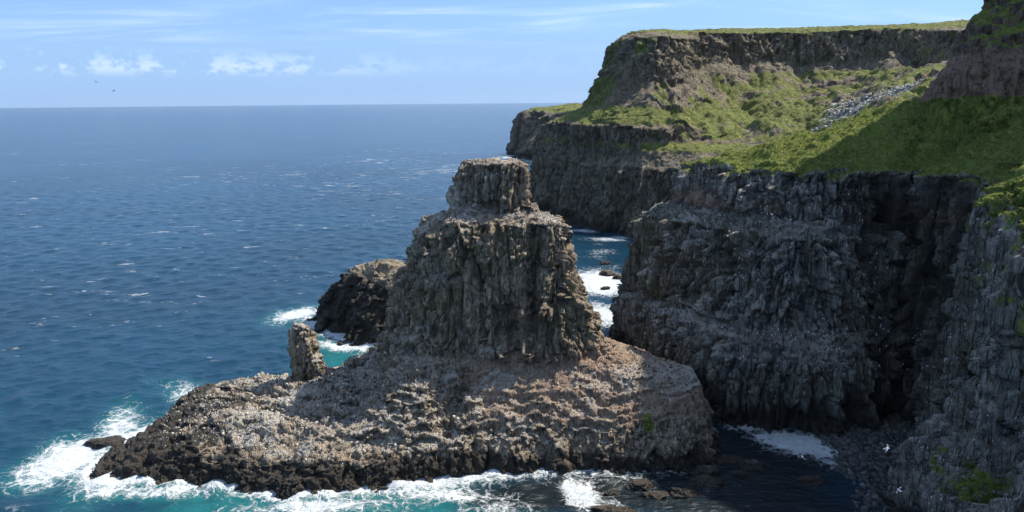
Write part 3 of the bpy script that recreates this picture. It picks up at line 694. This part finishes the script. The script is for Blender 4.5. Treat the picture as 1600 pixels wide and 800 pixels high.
def build_scatter():
    x, y, z = mainV.T; up = mainN[:, 2]
    front = ss(-(y - 250), 0, 10) * .8 + .2
    w = ss(up, .45, .8) * ss(z, 5.5, 9) * front * ss(fbm(mainV / 8, 3, 86), -.5, .3) * (z < 79) * (1 - .93 * (z > 27) * (z < 61))
    p, _ = sample_faces(mainV, mainF, mainN, w, 12000)
    sz = .12 + rng.random(len(p)) ** 5 * .55
    cols = pal(len(p), [(.38, .34, .285), (.24, .195, .15), (.12, .105, .09), (.52, .48, .41)], [5, 4, 4, 2.4])
    rd = (ss(p[:, 0] + fbm(p / 9, 3, 140) * 8, -14, -4) * ss(p[:, 2], 8, 13) * (1 - ss(p[:, 2], 27, 30)))[:, None]
    cols = cols * (1 - rd) + cols * np.array([.88, .68, .60]) * rd
    tag(scatter('stones', p, sz, CUBE_V, CUBE_F, M_STONE, cols, .3, 1), 'loose angular pale and brown stones strewn over the ledges of the big stack', 'stones', kind='stuff')
    # seabirds crowd
    w = ss(up, .5, .85) * ss(z, 6, 9) * front * (1 + 2 * (z > 62)) * (1 + 1.5 * (x < -10)) * (1 - .8 * (z > 27) * (z < 61)) * ss(fbm(mainV / 9 + 30, 3, 87), -.1, .4)
    p, _ = sample_faces(mainV, mainF, mainN, w, 7500)
    p[:, 2] += .16
    bv = np.array([(0, 0, -.5), (.22, 0, -.25), (-.22, 0, -.25), (0, .22, -.2), (0, -.2, -.25), (0, 0, .55), (.14, 0, .3), (-.14, 0, .3)], float)
    bf = np.array([(0, 1, 3, 2), (0, 2, 4, 1), (1, 6, 5, 3), (3, 5, 7, 2), (2, 7, 5, 4), (4, 5, 6, 1)])
    cc = np.zeros((len(p), len(bv), 3)); cc[:] = (.045, .038, .034)
    cc[:, [4, 0]] = (.7, .7, .68)
    wh = rng.random(len(p)) < .28; cc[wh] = (.72, .72, .71)
    tag(scatter('seabird_colony', p, .42 + rng.random(len(p)) * .14, bv, bf, M_FEATHER, cc, .08, .12), 'dense crowd of tiny dark-backed white-breasted seabirds standing on the ledges of the stack', 'seabirds', kind='stuff')
    cx, cy, cz = landV.T
    w = ss(landN[:, 2], .12, .5) * ss(cz, 12, 20) * (1 - ss(cz, 70, 73)) * (ss(fbm(landV / 9 + 11, 3, 88), .18, .5) + .06) * (cy > 110) * (cy < 310)
    p, _ = sample_faces(landV, landF, landN, w, 4500); p[:, 2] += .2
    cc = np.zeros((len(p), len(bv), 3)); cc[:] = (.70, .71, .72); cc[rng.random(len(p)) < .3] = (.06, .055, .05)
    tag(scatter('cliff_seabirds', p, .50 + rng.random(len(p)) * .35, bv, bf, M_FEATHER, cc, .12, .3), 'scattered clusters of tiny nesting seabirds on the ledges of the dark cliff', 'seabirds', kind='stuff')
    # scree in the grass bowl
    w = headS * ss(headN[:, 2], .2, .6)
    if w.sum() > 0:
        p, _ = sample_faces(headV, headF, headN, w, 17000)
        cols = pal(len(p), [(.44, .43, .40), (.30, .29, .27), (.13, .125, .12), (.10, .13, .035)], [4, 4, 3, 2])
        tag(scatter('scree', p, .4 + rng.random(len(p)) ** 4 * 1.3, CUBE_V, CUBE_F, M_STONE, cols, .3, 1), 'pale tumbled boulder scree spread across the grassy bowl', 'scree', kind='stuff')
    # cobbles on the beach
    n = 9000; X = 80 + rng.random(n) * 52; Y = 156 + rng.random(n) * 84
    zb = beach_z(X, Y); k = (sdf(BEACH, X, Y) > -1) & (zb > -.6); X, Y, zb = X[k], Y[k], zb[k]
    sz = .35 + rng.random(len(X)) ** 3 * 1.3
    cols = pal(len(X), [(.06, .06, .06), (.095, .095, .09), (.14, .14, .13)], [4, 4, 1.5])
    tag(scatter('cobbles', np.stack([X, Y, zb + .1], 1), sz, CUBE_V, CUBE_F, M_STONE, cols, .25, .5, (1.2, 1, .6)), 'dark rounded cobbles covering the beach below the near cliff', 'cobbles', kind='stuff')
    # tussocks on the near slopes
    gx, gy, gz = landV.T
    w = ss(landG, .45, .7) * ss(landN[:, 2], .2, .5) * (gy > 110)
    p, nn = sample_faces(landV, landF, landN, w, 70000)
    k = 5; bl = []
    for j in range(3):
        a = j * 2.1; bl += [(.25 * math.cos(a), .25 * math.sin(a), -.1), (-.25 * math.cos(a) , -.25 * math.sin(a), -.1), (.45 * math.cos(a + 1), .45 * math.sin(a + 1), .45), (.5 * math.cos(a + .6), .5 * math.sin(a + .6), .4)]
    bv = np.array(bl); bf = np.array([(0, 1, 2, 3), (4, 5, 6, 7), (8, 9, 10, 11)])
    patch = fbm(p / 12, 3, 121)[:, None]
    cols = pal(len(p), [(.20, .25, .045), (.13, .18, .032), (.28, .29, .075), (.27, .22, .11)], [5, 4, 3, 1.4]) * (1 + patch * .3)
    tag(scatter('grass', p, .35 + rng.random(len(p)) ** 2 * .7, bv, bf, M_TUFT, np.clip(cols, 0.01, .3), .3, .25), 'rough green tussock grass growing over the slope above the cliff edge', 'grass', kind='stuff')
build_scatter()

# ------------------------------------------------------------------ sea
def foam_field(x, y):
    # distance to every shore at sea level, minus is land
    out = np.full(x.shape, 1e9); e = np.zeros_like(x)
    for P, k in ((MAIN[1][1], 1.0), (ISLET[1][1], 1.0), (LAND[1][1], .7), (HEAD[1][1], .5), (CAPE[1][1], .6)):
        d = -sdf(P, x, y); out = np.minimum(out, d); e = np.maximum(e, k * np.exp(-np.maximum(d, 0) / (7.0 if k > .6 else 9)))
    return out, e
def build_sea():
    r = [62.0]
    while r[-1] < 3000: r.append(r[-1] * 1.0036)
    while r[-1] < 32000: r.append(r[-1] * 1.02)
    r = np.array(r); th = np.arange(R(-56), R(56), .0036)
    TH, RR = np.meshgrid(th, r)
    x = (np.sin(TH) * RR).ravel(); y = (np.cos(TH) * RR).ravel()
    sp = (RR * .0036).ravel()
    z = np.zeros_like(x); dx = np.zeros_like(x); dy = np.zeros_like(x)
    w = np.random.default_rng(3)
    d, e = foam_field(x, y)
    near = (RR.ravel() < 3200)
    P = np.stack([x / 120, y / 120, x * 0], 1)
    gust = np.zeros_like(x); gust[near] = fbm(P[near], 3, 131)
    shelter = 1 - .75 * ss(x, 20, 60) * (1 - ss(y, 400, 640))
    for i in range(44):
        L = 2.0 * (10 ** (i / 43)); k = 2 * math.pi / L; a = R(205) + w.normal() * .75
        cx, cy = math.sin(a), math.cos(a); A = .0066 * L * (0.6 + .8 * w.random()) * (1 if L < 7 else .72)
        ph = k * (cx * x + cy * y) + w.random() * 6.28
        A = A * ss(L / sp, 2.0, 4.5) * (1 + .35 * gust) * shelter
        z += A * np.sin(ph); q = A * np.cos(ph) * .75; dx += cx * q; dy += cy * q
    damp = .35 + .65 * ss(d, 0, 8)
    z *= damp
    # swell heaping white water against the rocks
    z += e * ss(d, 16, 0) * (fbm(np.stack([x / 5, y / 5, x * 0], 1), 3, 132) * 1.0 + .5) * np.where(near, 1, 0) * shelter
    v = np.stack([x + dx * damp, y + dy * damp, z], 1)
    crest = np.clip((z / .5 - .9), 0, 1) * (fbm(np.stack([x / 30, y / 30, x * 0 + 4], 1), 3, 133) > .12) * near
    # white water: strong on the exposed tip and front, patches in the channel
    foam = e.copy()
    n1 = fbm(np.stack([x / 16, y / 16, x * 0 + 9], 1), 4, 134)
    def blob(cx, cy, rx, ry, a, rot=0):
        c, s = math.cos(R(rot)), math.sin(R(rot)); u = (x - cx) * c + (y - cy) * s; q = -(x - cx) * s + (y - cy) * c
        return a * np.exp(-((u / rx) ** 2 + (q / ry) ** 2) ** 1.0)
    foam *= .25 + .75 * ss(-x + (y - 240) * .0, -60, 5)
    for b in FOAM: foam = np.maximum(foam, blob(*b))
    foam = np.clip(foam + n1 * .22 * (foam > .03), 0, 1)
    teal = np.clip(foam * 1.0 + blob(-58, 285, 22, 26, 1.0) + blob(-25, 180, 30, 8, .8) + blob(-62, 178, 40, 8, .6), 0, 1)
    teal *= 1 - .75 * ss(x, 20, 36) * ss(y, 280, 320)
    teal = np.maximum(teal, .35 * np.exp(-np.maximum(d, 0) / 26) * (x < 0))
    dark_water = np.clip(blob(8, 184, 26, 11, 1.1) + blob(55, 185, 34, 30, 1.2) + blob(75, 210, 22, 18, 1.0) + n1 * .3, 0, 1) * ss(x, -24, -10)  # darker water off the stack front and in the cove
    dark_water[d > 60] = 0; teal = teal * (1 - dark_water)
    nr, nt = RR.shape; idx = np.arange(nr * nt).reshape(nr, nt)
    f = np.stack([idx[:-1, :-1], idx[:-1, 1:], idx[1:, 1:], idx[1:, :-1]], -1).reshape(-1, 4)[:, ::-1]
    m, t, b, pos = material('sea_water')
    A = t.new('ShaderNodeSeparateColor', {0: t.new('ShaderNodeAttribute', attribute_name='ma').outputs[0]})
    fo, te, cr = A.outputs
    dw, gz, _q = t.new('ShaderNodeSeparateColor', {0: t.new('ShaderNodeAttribute', attribute_name='mb').outputs[0]}).outputs
    flat = t.mapv(pos, (1, 1, 0))
    wv = t.mapv(pos, (.55, 1.0, 0), (0, 0, R(-22)))
    wa = t.new('ShaderNodeTexNoise', {'Vector': flat, 'Scale': .12, 'Detail': 3.0}).outputs['Color']
    warp = t.new('ShaderNodeVectorMath', {0: flat, 1: t.new('ShaderNodeVectorMath', {0: wa, 3: 9.0}, operation='SCALE').outputs[0]}, operation='ADD').outputs[0]
    wb = t.new('ShaderNodeTexNoise', {'Vector': flat, 'Scale': .9, 'Detail': 3.0}).outputs['Color']
    warp2 = t.new('ShaderNodeVectorMath', {0: warp, 1: t.new('ShaderNodeVectorMath', {0: wb, 3: 1.2}, operation='SCALE').outputs[0]}, operation='ADD').outputs[0]
    l1 = t.ramp(t.voro(warp2, .22, 'Distance', 'DISTANCE_TO_EDGE'), 0, .16, 1, 0)
    l2 = t.ramp(t.voro(warp2, .75, 'Distance', 'DISTANCE_TO_EDGE'), 0, .22, 1, 0)
    nf = t.noise(warp2, 1.7, 5, .7)
    n = t.noise(warp, .5, 7, .68)
    lace = t.math('ADD', t.math('MULTIPLY', l1, .22), t.math('ADD', t.math('MULTIPLY', l2, .16), t.math('ADD', t.math('MULTIPLY', n, .75), t.math('MULTIPLY', nf, .45))))
    fm = t.ramp(t.math('ADD', lace, t.math('MULTIPLY', fo, 1.0)), 1.22, 1.66)
    fm = t.math('MULTIPLY', fm, t.ramp(fo, .04, .22))
    # scattered whitecaps on the open sea, elongated along the crests
    c1 = t.noise(t.mapv(pos, (.035, .10, 0), (0, 0, R(-18))), 1.0, 3, .55)
    c2 = t.noise(t.mapv(pos, (.22, .75, 0), (0, 0, R(-18)), (3, 5, 0)), 1.0, 5, .7)
    cbig = t.noise(flat, .006, 2, .5)
    cap = t.ramp(t.math('ADD', t.math('ADD', t.math('MULTIPLY', c1, .9), t.math('MULTIPLY', c2, .75)), t.math('ADD', t.math('MULTIPLY', cbig, .35), t.math('MULTIPLY', gz, .09))), 1.205, 1.275)
    fm = t.math('MAXIMUM', fm, t.math('MAXIMUM', t.math('MULTIPLY', cap, .85), t.math('MULTIPLY', cr, t.ramp(n, .45, .6))))
    deep = t.mix(t.ramp(t.noise(flat, .004, 4, .55), .35, .65), (0.003, 0.027, 0.052), (0.005, 0.041, 0.080))
    deep = t.mix(dw, deep, (0.008, 0.014, 0.017))
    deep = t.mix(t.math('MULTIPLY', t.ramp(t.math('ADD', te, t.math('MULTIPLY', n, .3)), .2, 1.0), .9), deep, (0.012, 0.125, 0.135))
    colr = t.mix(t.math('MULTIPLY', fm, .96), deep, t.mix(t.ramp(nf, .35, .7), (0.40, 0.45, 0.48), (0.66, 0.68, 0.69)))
    t.l.new(colr, b.inputs['Base Color'])
    t.l.new(t.math('ADD', .20, t.math('MULTIPLY', fm, .6)), b.inputs['Roughness'])
    b.inputs['IOR'].default_value = 1.333
    w1 = t.noise(wv, .55, 6, .62, .25); w2 = t.noise(wv, .10, 3, .5); w3 = t.noise(t.mapv(pos, (.6, 1, 0), (0, 0, R(35))), .25, 4, .6)
    hh = t.math('ADD', t.math('MULTIPLY', w1, .75), t.math('ADD', t.math('MULTIPLY', w2, 1.0), t.math('MULTIPLY', w3, .8)))
    hh = t.math('ADD', hh, t.math('MULTIPLY', fm, .35))
    t.l.new(t.new('ShaderNodeBump', {'Strength': .9, 'Distance': 1.0, 'Height': hh}).outputs[0], b.inputs['Normal'])
    o = finish('sea', v, f, {'ma': col_mix(foam, teal, crest), 'mb': col_mix(dark_water, np.clip(blob(-80, 1150, 330, 420, 1.0), 0, 1), dark_water)}, m)
    tag(o, 'wind-ruffled deep blue sea breaking white around the rocks', 'sea', kind='structure')
# centre x, centre y, radius x, radius y, strength, rotation: where the swell breaks
FOAM = [(-128,208,13,20,1.15,-10),(-126,232,9,24,.9,20),(-112,254,8,22,.7,50),(-92,187,26,5.5,.95,0),(-56,179,32,6,.88,5),(-20,185,26,5.5,.82,-8),
        (17,184,6,10,1.25,10),(24,178,5,6,.9,0),(-2,177,14,5,.7,0),(84,212,15,11,1.3,-30),(74,228,9,9,1.1,0),(90,200,8,8,.8,0),
        (60,500,14,40,.5,-8),(50,422,22,44,1.1,0),(44,358,12,30,.95,0),(50,598,26,10,.9,-20),(72,560,20,12,.9,0),
        (-104,359,12,18,1.0,-30),(-72,309,20,6,1.0,-25),(-40,292,14,8,.6,0),(-8,1440,14,90,.9,0),
        (-57,800,14,8,.8,0),(-90,455,8,5,.7,0),(-88,395,8,4,.55,0)]
build_sea()

# ------------------------------------------------------------------ loose sea rocks
def rock_blob(name, loc, size, squash, seed, label):
    import bmesh
    bm = bmesh.new(); bmesh.ops.create_icosphere(bm, subdivisions=5, radius=1.0)
    v = np.array([q.co[:] for q in bm.verts]); f = np.array([[q.index for q in p.verts] for p in bm.faces]); bm.free()
    c, a, b = voronoi(v * 1.5 + seed * 3.1, seed, 1.0); c2, a2, b2 = voronoi(v * 3.4 + seed, seed + 1)
    v = v * (1 + (c - .5) * .55 + (c2 - .5) * .22 + fbm(v * 1.3 + seed, 4, seed) * .28)[:, None] * np.array(squash) * size
    v = v + np.array(loc)
    z = v[:, 2]; wet = 1 - ss(z, 1.0, 3.5) * .6
    o = finish(name, v, f, {'ma': col_mix(z * 0, z * 0 + .12, z * 0), 'mb': col_mix(wet, z * 0, z * 0)}, M_STACK)
    return tag(o, label, 'rock')
for i, (x, y, sz, sq, lab) in enumerate([
    (-122.0, 217, 3.2, (1.7, .9, .5), 'low wave-washed black rock awash in foam just off the tip of the stack shelf'),
    (55.0, 440, 3.0, (1.5, 1.1, .9), 'biggest of the black boulders in the foaming channel behind the stack'),
    (60.5, 430, 2.3, (1.2, 1.0, .9), 'rounded black boulder beside the biggest one in the foaming channel'),
    (57.5, 470, 2.0, (1.4, 1.0, .8), 'farthest small black boulder in the foaming channel, behind the biggest one'),
    (50.0, 405, 1.7, (1.5, 1.0, .7), 'small flat black boulder alone on the left of the foaming channel')
    ]):
    rock_blob('rock', (x, y, .1), sz, sq, 11 + i * 4, lab)

r_ = np.random.default_rng(12)
for i in range(16):
    u = (i + .5) / 16; x = 20 + 62 * u + r_.normal() * 2.5; y = 186 + 16 * u + r_.normal() * 5.5 - 6 * (1 - u)
    k = .9 + r_.random() ** 2 * 2.2
    o = rock_blob('rock', (x, y, -.1), k, (1.2 + r_.random() * .6, .9 + .3 * r_.random(), .5 + .2 * r_.random()), 101 + i * 3, 'low dark wet rock breaking the shaded water of the cove')
    o['group'] = 'wet rocks in the shaded cove'

# ------------------------------------------------------------------ gulls
def loft_rings(rings):                      # rings: list of (k x 3) arrays, closed, capped with a point at both ends
    k = len(rings[0]); v = np.concatenate(rings); f = []
    for i in range(len(rings) - 1):
        for j in range(k): f.append((i * k + j, i * k + (j + 1) % k, (i + 1) * k + (j + 1) % k, (i + 1) * k + j))
    return v, f
def gull_mesh(name, pose, dark=False):
    """gull about 0.5 m long facing +Y; pose is 'glide', 'bank' or 'perch'"""
    prof = [(-.27, .004, .0), (-.24, .05, .0), (-.16, .055, .0), (-.06, .085, -.005), (.04, .095, -.01), (.11, .08, 0), (.15, .05, .015), (.18, .045, .03), (.215, .05, .04), (.245, .04, .038), (.262, .016, .03), (.30, .008, .022), (.315, .002, .014)]
    rings = []; cols = []
    white, grey, blk, yel = (.80, .80, .79), (.34, .36, .39), (.03, .03, .03), (.55, .38, .08)
    if dark: white, grey = (.05, .045, .04), (.035, .03, .03)
    for (yy, r, zz) in prof:
        a = np.arange(8) / 8 * 2 * np.pi; flat = .35 if yy < -.2 else 1.0; wide = 1.3 if yy < -.2 else 1.0
        px, pz = np.cos(a) * r * wide, np.sin(a) * r * flat * .95 + zz
        py = np.full(8, yy)
        if pose == 'perch':
            t = R(28) if yy < .12 else R(5); base = np.array([0, .12]); cy, cz = py - 0, pz
            ny, nz = cy * math.cos(R(28)) - cz * math.sin(R(28)), cy * math.sin(R(28)) + cz * math.cos(R(28))
            py, pz = ny, nz + .17
        rings.append(np.stack([px, py, pz], 1))
        for q in a: cols.append(yel if yy > .255 else (grey if (math.sin(q) > .4 and yy < .1 and yy > -.2) else white))
    v, f = loft_rings(rings); f = list(f); vs = [v]; off = len(v)
    for sx in (-1, 1):
        if pose == 'perch': st = [(.05, .06, .20, .10), (.075, -.06, .20, .12), (.06, -.20, .13, .07), (.03, -.30, .08, .02)]
        else:
            up = 1 if pose == 'glide' else .4 + .9 * sx
            st = [(.04, .06, .03, .16), (.18, .10, .03 + .07 * up, .16), (.30, .10, .03 + .10 * up, .13), (.42, .03, .03 + .09 * up, .10), (.55, -.07, .03 + .07 * up, .02)]
        wr = []
        for (wx, wy, wz, ch) in st:
            th = .011
            if pose == 'perch': ring = [(sx * wx, wy + ch * .3, wz), (sx * (wx + .018), wy, wz + .02), (sx * wx, wy - ch * .5, wz - .03), (sx * (wx - .02), wy, wz - .04)]
            else: ring = [(sx * wx, wy + ch * .35, wz), (sx * wx, wy, wz + th), (sx * wx, wy - ch * .65, wz - .004), (sx * wx, wy, wz - th)]
            wr.append(np.array(ring)); cols += [blk if wx > .5 or (pose == 'perch' and wy < -.25) else grey] * 4
        wv, wf = loft_rings(wr); n = len(wv); wf = list(wf) + [(0, 1, 2, 3), (n - 4, n - 1, n - 2, n - 3)]
        f += [tuple(q + off for q in p) for p in wf]; vs.append(wv); off += n
    if pose == 'perch':
        for sx in (-1, 1):
            lg = np.array([(sx * .03 + a * .007, .0 + b * .007, z) for z in (0.0, .12) for a, b in ((-1, -1), (1, -1), (1, 1), (-1, 1))])
            f += [tuple(q + off for q in p) for p in ((0, 1, 5, 4), (1, 2, 6, 5), (2, 3, 7, 6), (3, 0, 4, 7))]; vs.append(lg); off += 8; cols += [yel] * 8
    me = mesh_from(name, np.concatenate(vs), np.array(f))
    at = me.color_attributes.new('tint', 'FLOAT_COLOR', 'POINT'); rgba = np.ones((len(cols), 4), np.float32); rgba[:, :3] = cols
    at.data.foreach_set('color', rgba.ravel()); me.polygons.foreach_set('use_smooth', np.ones(len(me.polygons), bool)); me.materials.append(M_FEATHER)
    return me
def put(me, name, loc, rz, tilt=(0, 0), scale=1.0):
    o = bpy.data.objects.new(name, me); C.objects.link(o); o.location = loc; o.rotation_euler = (R(tilt[0]), R(tilt[1]), R(rz)); o.scale = (scale,) * 3
    return o
def at(px, py, Y):
    d = cam.matrix_world.to_3x3() @ Vector(((px - 800) / 1209, (400 - py) / 1209, -1))
    return Vector((0, 0, H)) + d * (Y / d.y)
glide, bank, darkb, perch = gull_mesh('gull_gliding', 'glide'), gull_mesh('gull_banking', 'bank'), gull_mesh('seabird_dark', 'bank', True), gull_mesh('gull_perched', 'perch')
tag(put(bank, 'gull', at(1385, 701, 62), -115, (25, 35)), 'white gull with spread wings flying low over the dark stony beach', 'gull', 'gulls')
tag(put(glide, 'gull', at(1206, 335, 150), 70, (30, 25), 1.1), 'small white gull flying in front of the upper ledge of the middle cliff', 'gull', 'gulls')
tag(put(bank, 'gull', at(1405, 766, 90), 20, (15, -35)), 'small white gull skimming the lower end of the stony beach', 'gull', 'gulls')
tag(put(glide, 'gull', at(1254, 714, 120), 100, (35, -20)), 'white gull gliding over the shaded cove at the edge of the foam', 'gull', 'gulls')
tag(put(darkb, 'seabird', at(150, 128, 150), 60, (10, 25), 1.0), 'higher of two dark seabirds flying above the sea horizon', 'seabird', 'dark seabirds in the sky')
tag(put(darkb, 'seabird', at(178, 142, 170), 85, (5, -15), 1.0), 'lower of two dark seabirds flying above the sea horizon', 'seabird', 'dark seabirds in the sky')
def perched(V, N, n, ok, label, group):
    idx = np.where(ok)[0]; r = np.random.default_rng(5); pts = []
    for i in r.permutation(idx):
        p = V[i]
        if all(np.linalg.norm(p - q) > 6 for q in pts):
            pts.append(p); o = put(perch, 'gull', tuple(p + np.array([0, 0, .02])), r.random() * 360, (0, 0), 1.15)
            tag(o, label, 'gull', group)
        if len(pts) >= n: break
x, y, z = landV.T
perched(landV, landN, 44, (landN[:, 2] > .72) & (z > 14) & (z < 70) & (y < 300) & (x < 122) & (y > 120), 'white gull perched on a narrow ledge of the dark basalt cliff', 'white gulls perched on the cliff ledges')

# ------------------------------------------------------------------ post and wire fence along the headland rim
def build_fence():
    root = bpy.data.objects.new('fence', None); C.objects.link(root); root.location = (165, 765, 160)
    tag(root, 'thin post and wire fence running along the grassy rim of the high headland', 'fence')
    top = headV[(headV[:, 2] > 150)]
    xs = np.linspace(150, 350, 46); pts = []
    for i, xx in enumerate(xs):
        yy = np.interp(xx, [150, 184, 212, 285, 330, 350], [752, 768, 773, 777, 757, 742])
        k = np.argmin((top[:, 0] - xx) ** 2 + (top[:, 1] - yy) ** 2); pts.append((xx, yy, float(top[k, 2])))
    me = mesh_from('post', CUBE_V * np.array([.16, .16, 1.7]) + np.array([0, 0, .6]), CUBE_F); me.materials.append(M_POST)
    for p in pts:
        o = bpy.data.objects.new('post', me); C.objects.link(o); o.parent = root; o.location = Vector(p) - root.location
    vv = []; ff = []
    for hgt in (.5, .9, 1.25):
        for a, b in zip(pts[:-1], pts[1:]):
            n0 = len(vv)
            for q in (a, b):
                for dy, dz in ((-.015, -.015), (.015, -.015), (.015, .015), (-.015, .015)): vv.append((q[0] - 165, q[1] - 765 + dy, q[2] - 160 + hgt + dz))
            ff += [(n0 + j, n0 + (j + 1) % 4, n0 + 4 + (j + 1) % 4, n0 + 4 + j) for j in range(4)]
    finish('wire', np.array(vv), np.array(ff), {}, M_POST, False, root)
M_POST, _t, _b, _p = material('weathered_wood')
_t.l.new(_t.mix(_t.noise(_p, 8, 3), (.10, .09, .07), (.19, .17, .14)), _b.inputs['Base Color']); _b.inputs['Roughness'].default_value = .85
build_fence()

# ------------------------------------------------------------------ thin sea air
def build_haze():
    x0, x1, y0, y1, z0, z1 = -34000, 34000, -400, 34000, -12, 280
    vv = np.array([(x, y, z) for x in (x0, x1) for y in (y0, y1) for z in (z0, z1)], float)
    m = bpy.data.materials.new('sea_air'); m.use_nodes = True; t = NT(m.node_tree); t.n.clear()
    vo = t.new('ShaderNodeVolumePrincipled', {'Color': (.82, .90, 1.0, 1), 'Density': HAZE, 'Anisotropy': .5})
    o = t.new('ShaderNodeOutputMaterial'); t.l.new(vo.outputs[0], o.inputs['Volume'])
    ob = finish('haze', vv, CUBE_F, {}, m, False)
    tag(ob, 'thin pale sea air softening the far headland', 'haze', kind='stuff')
HAZE = 0.000009
build_haze()
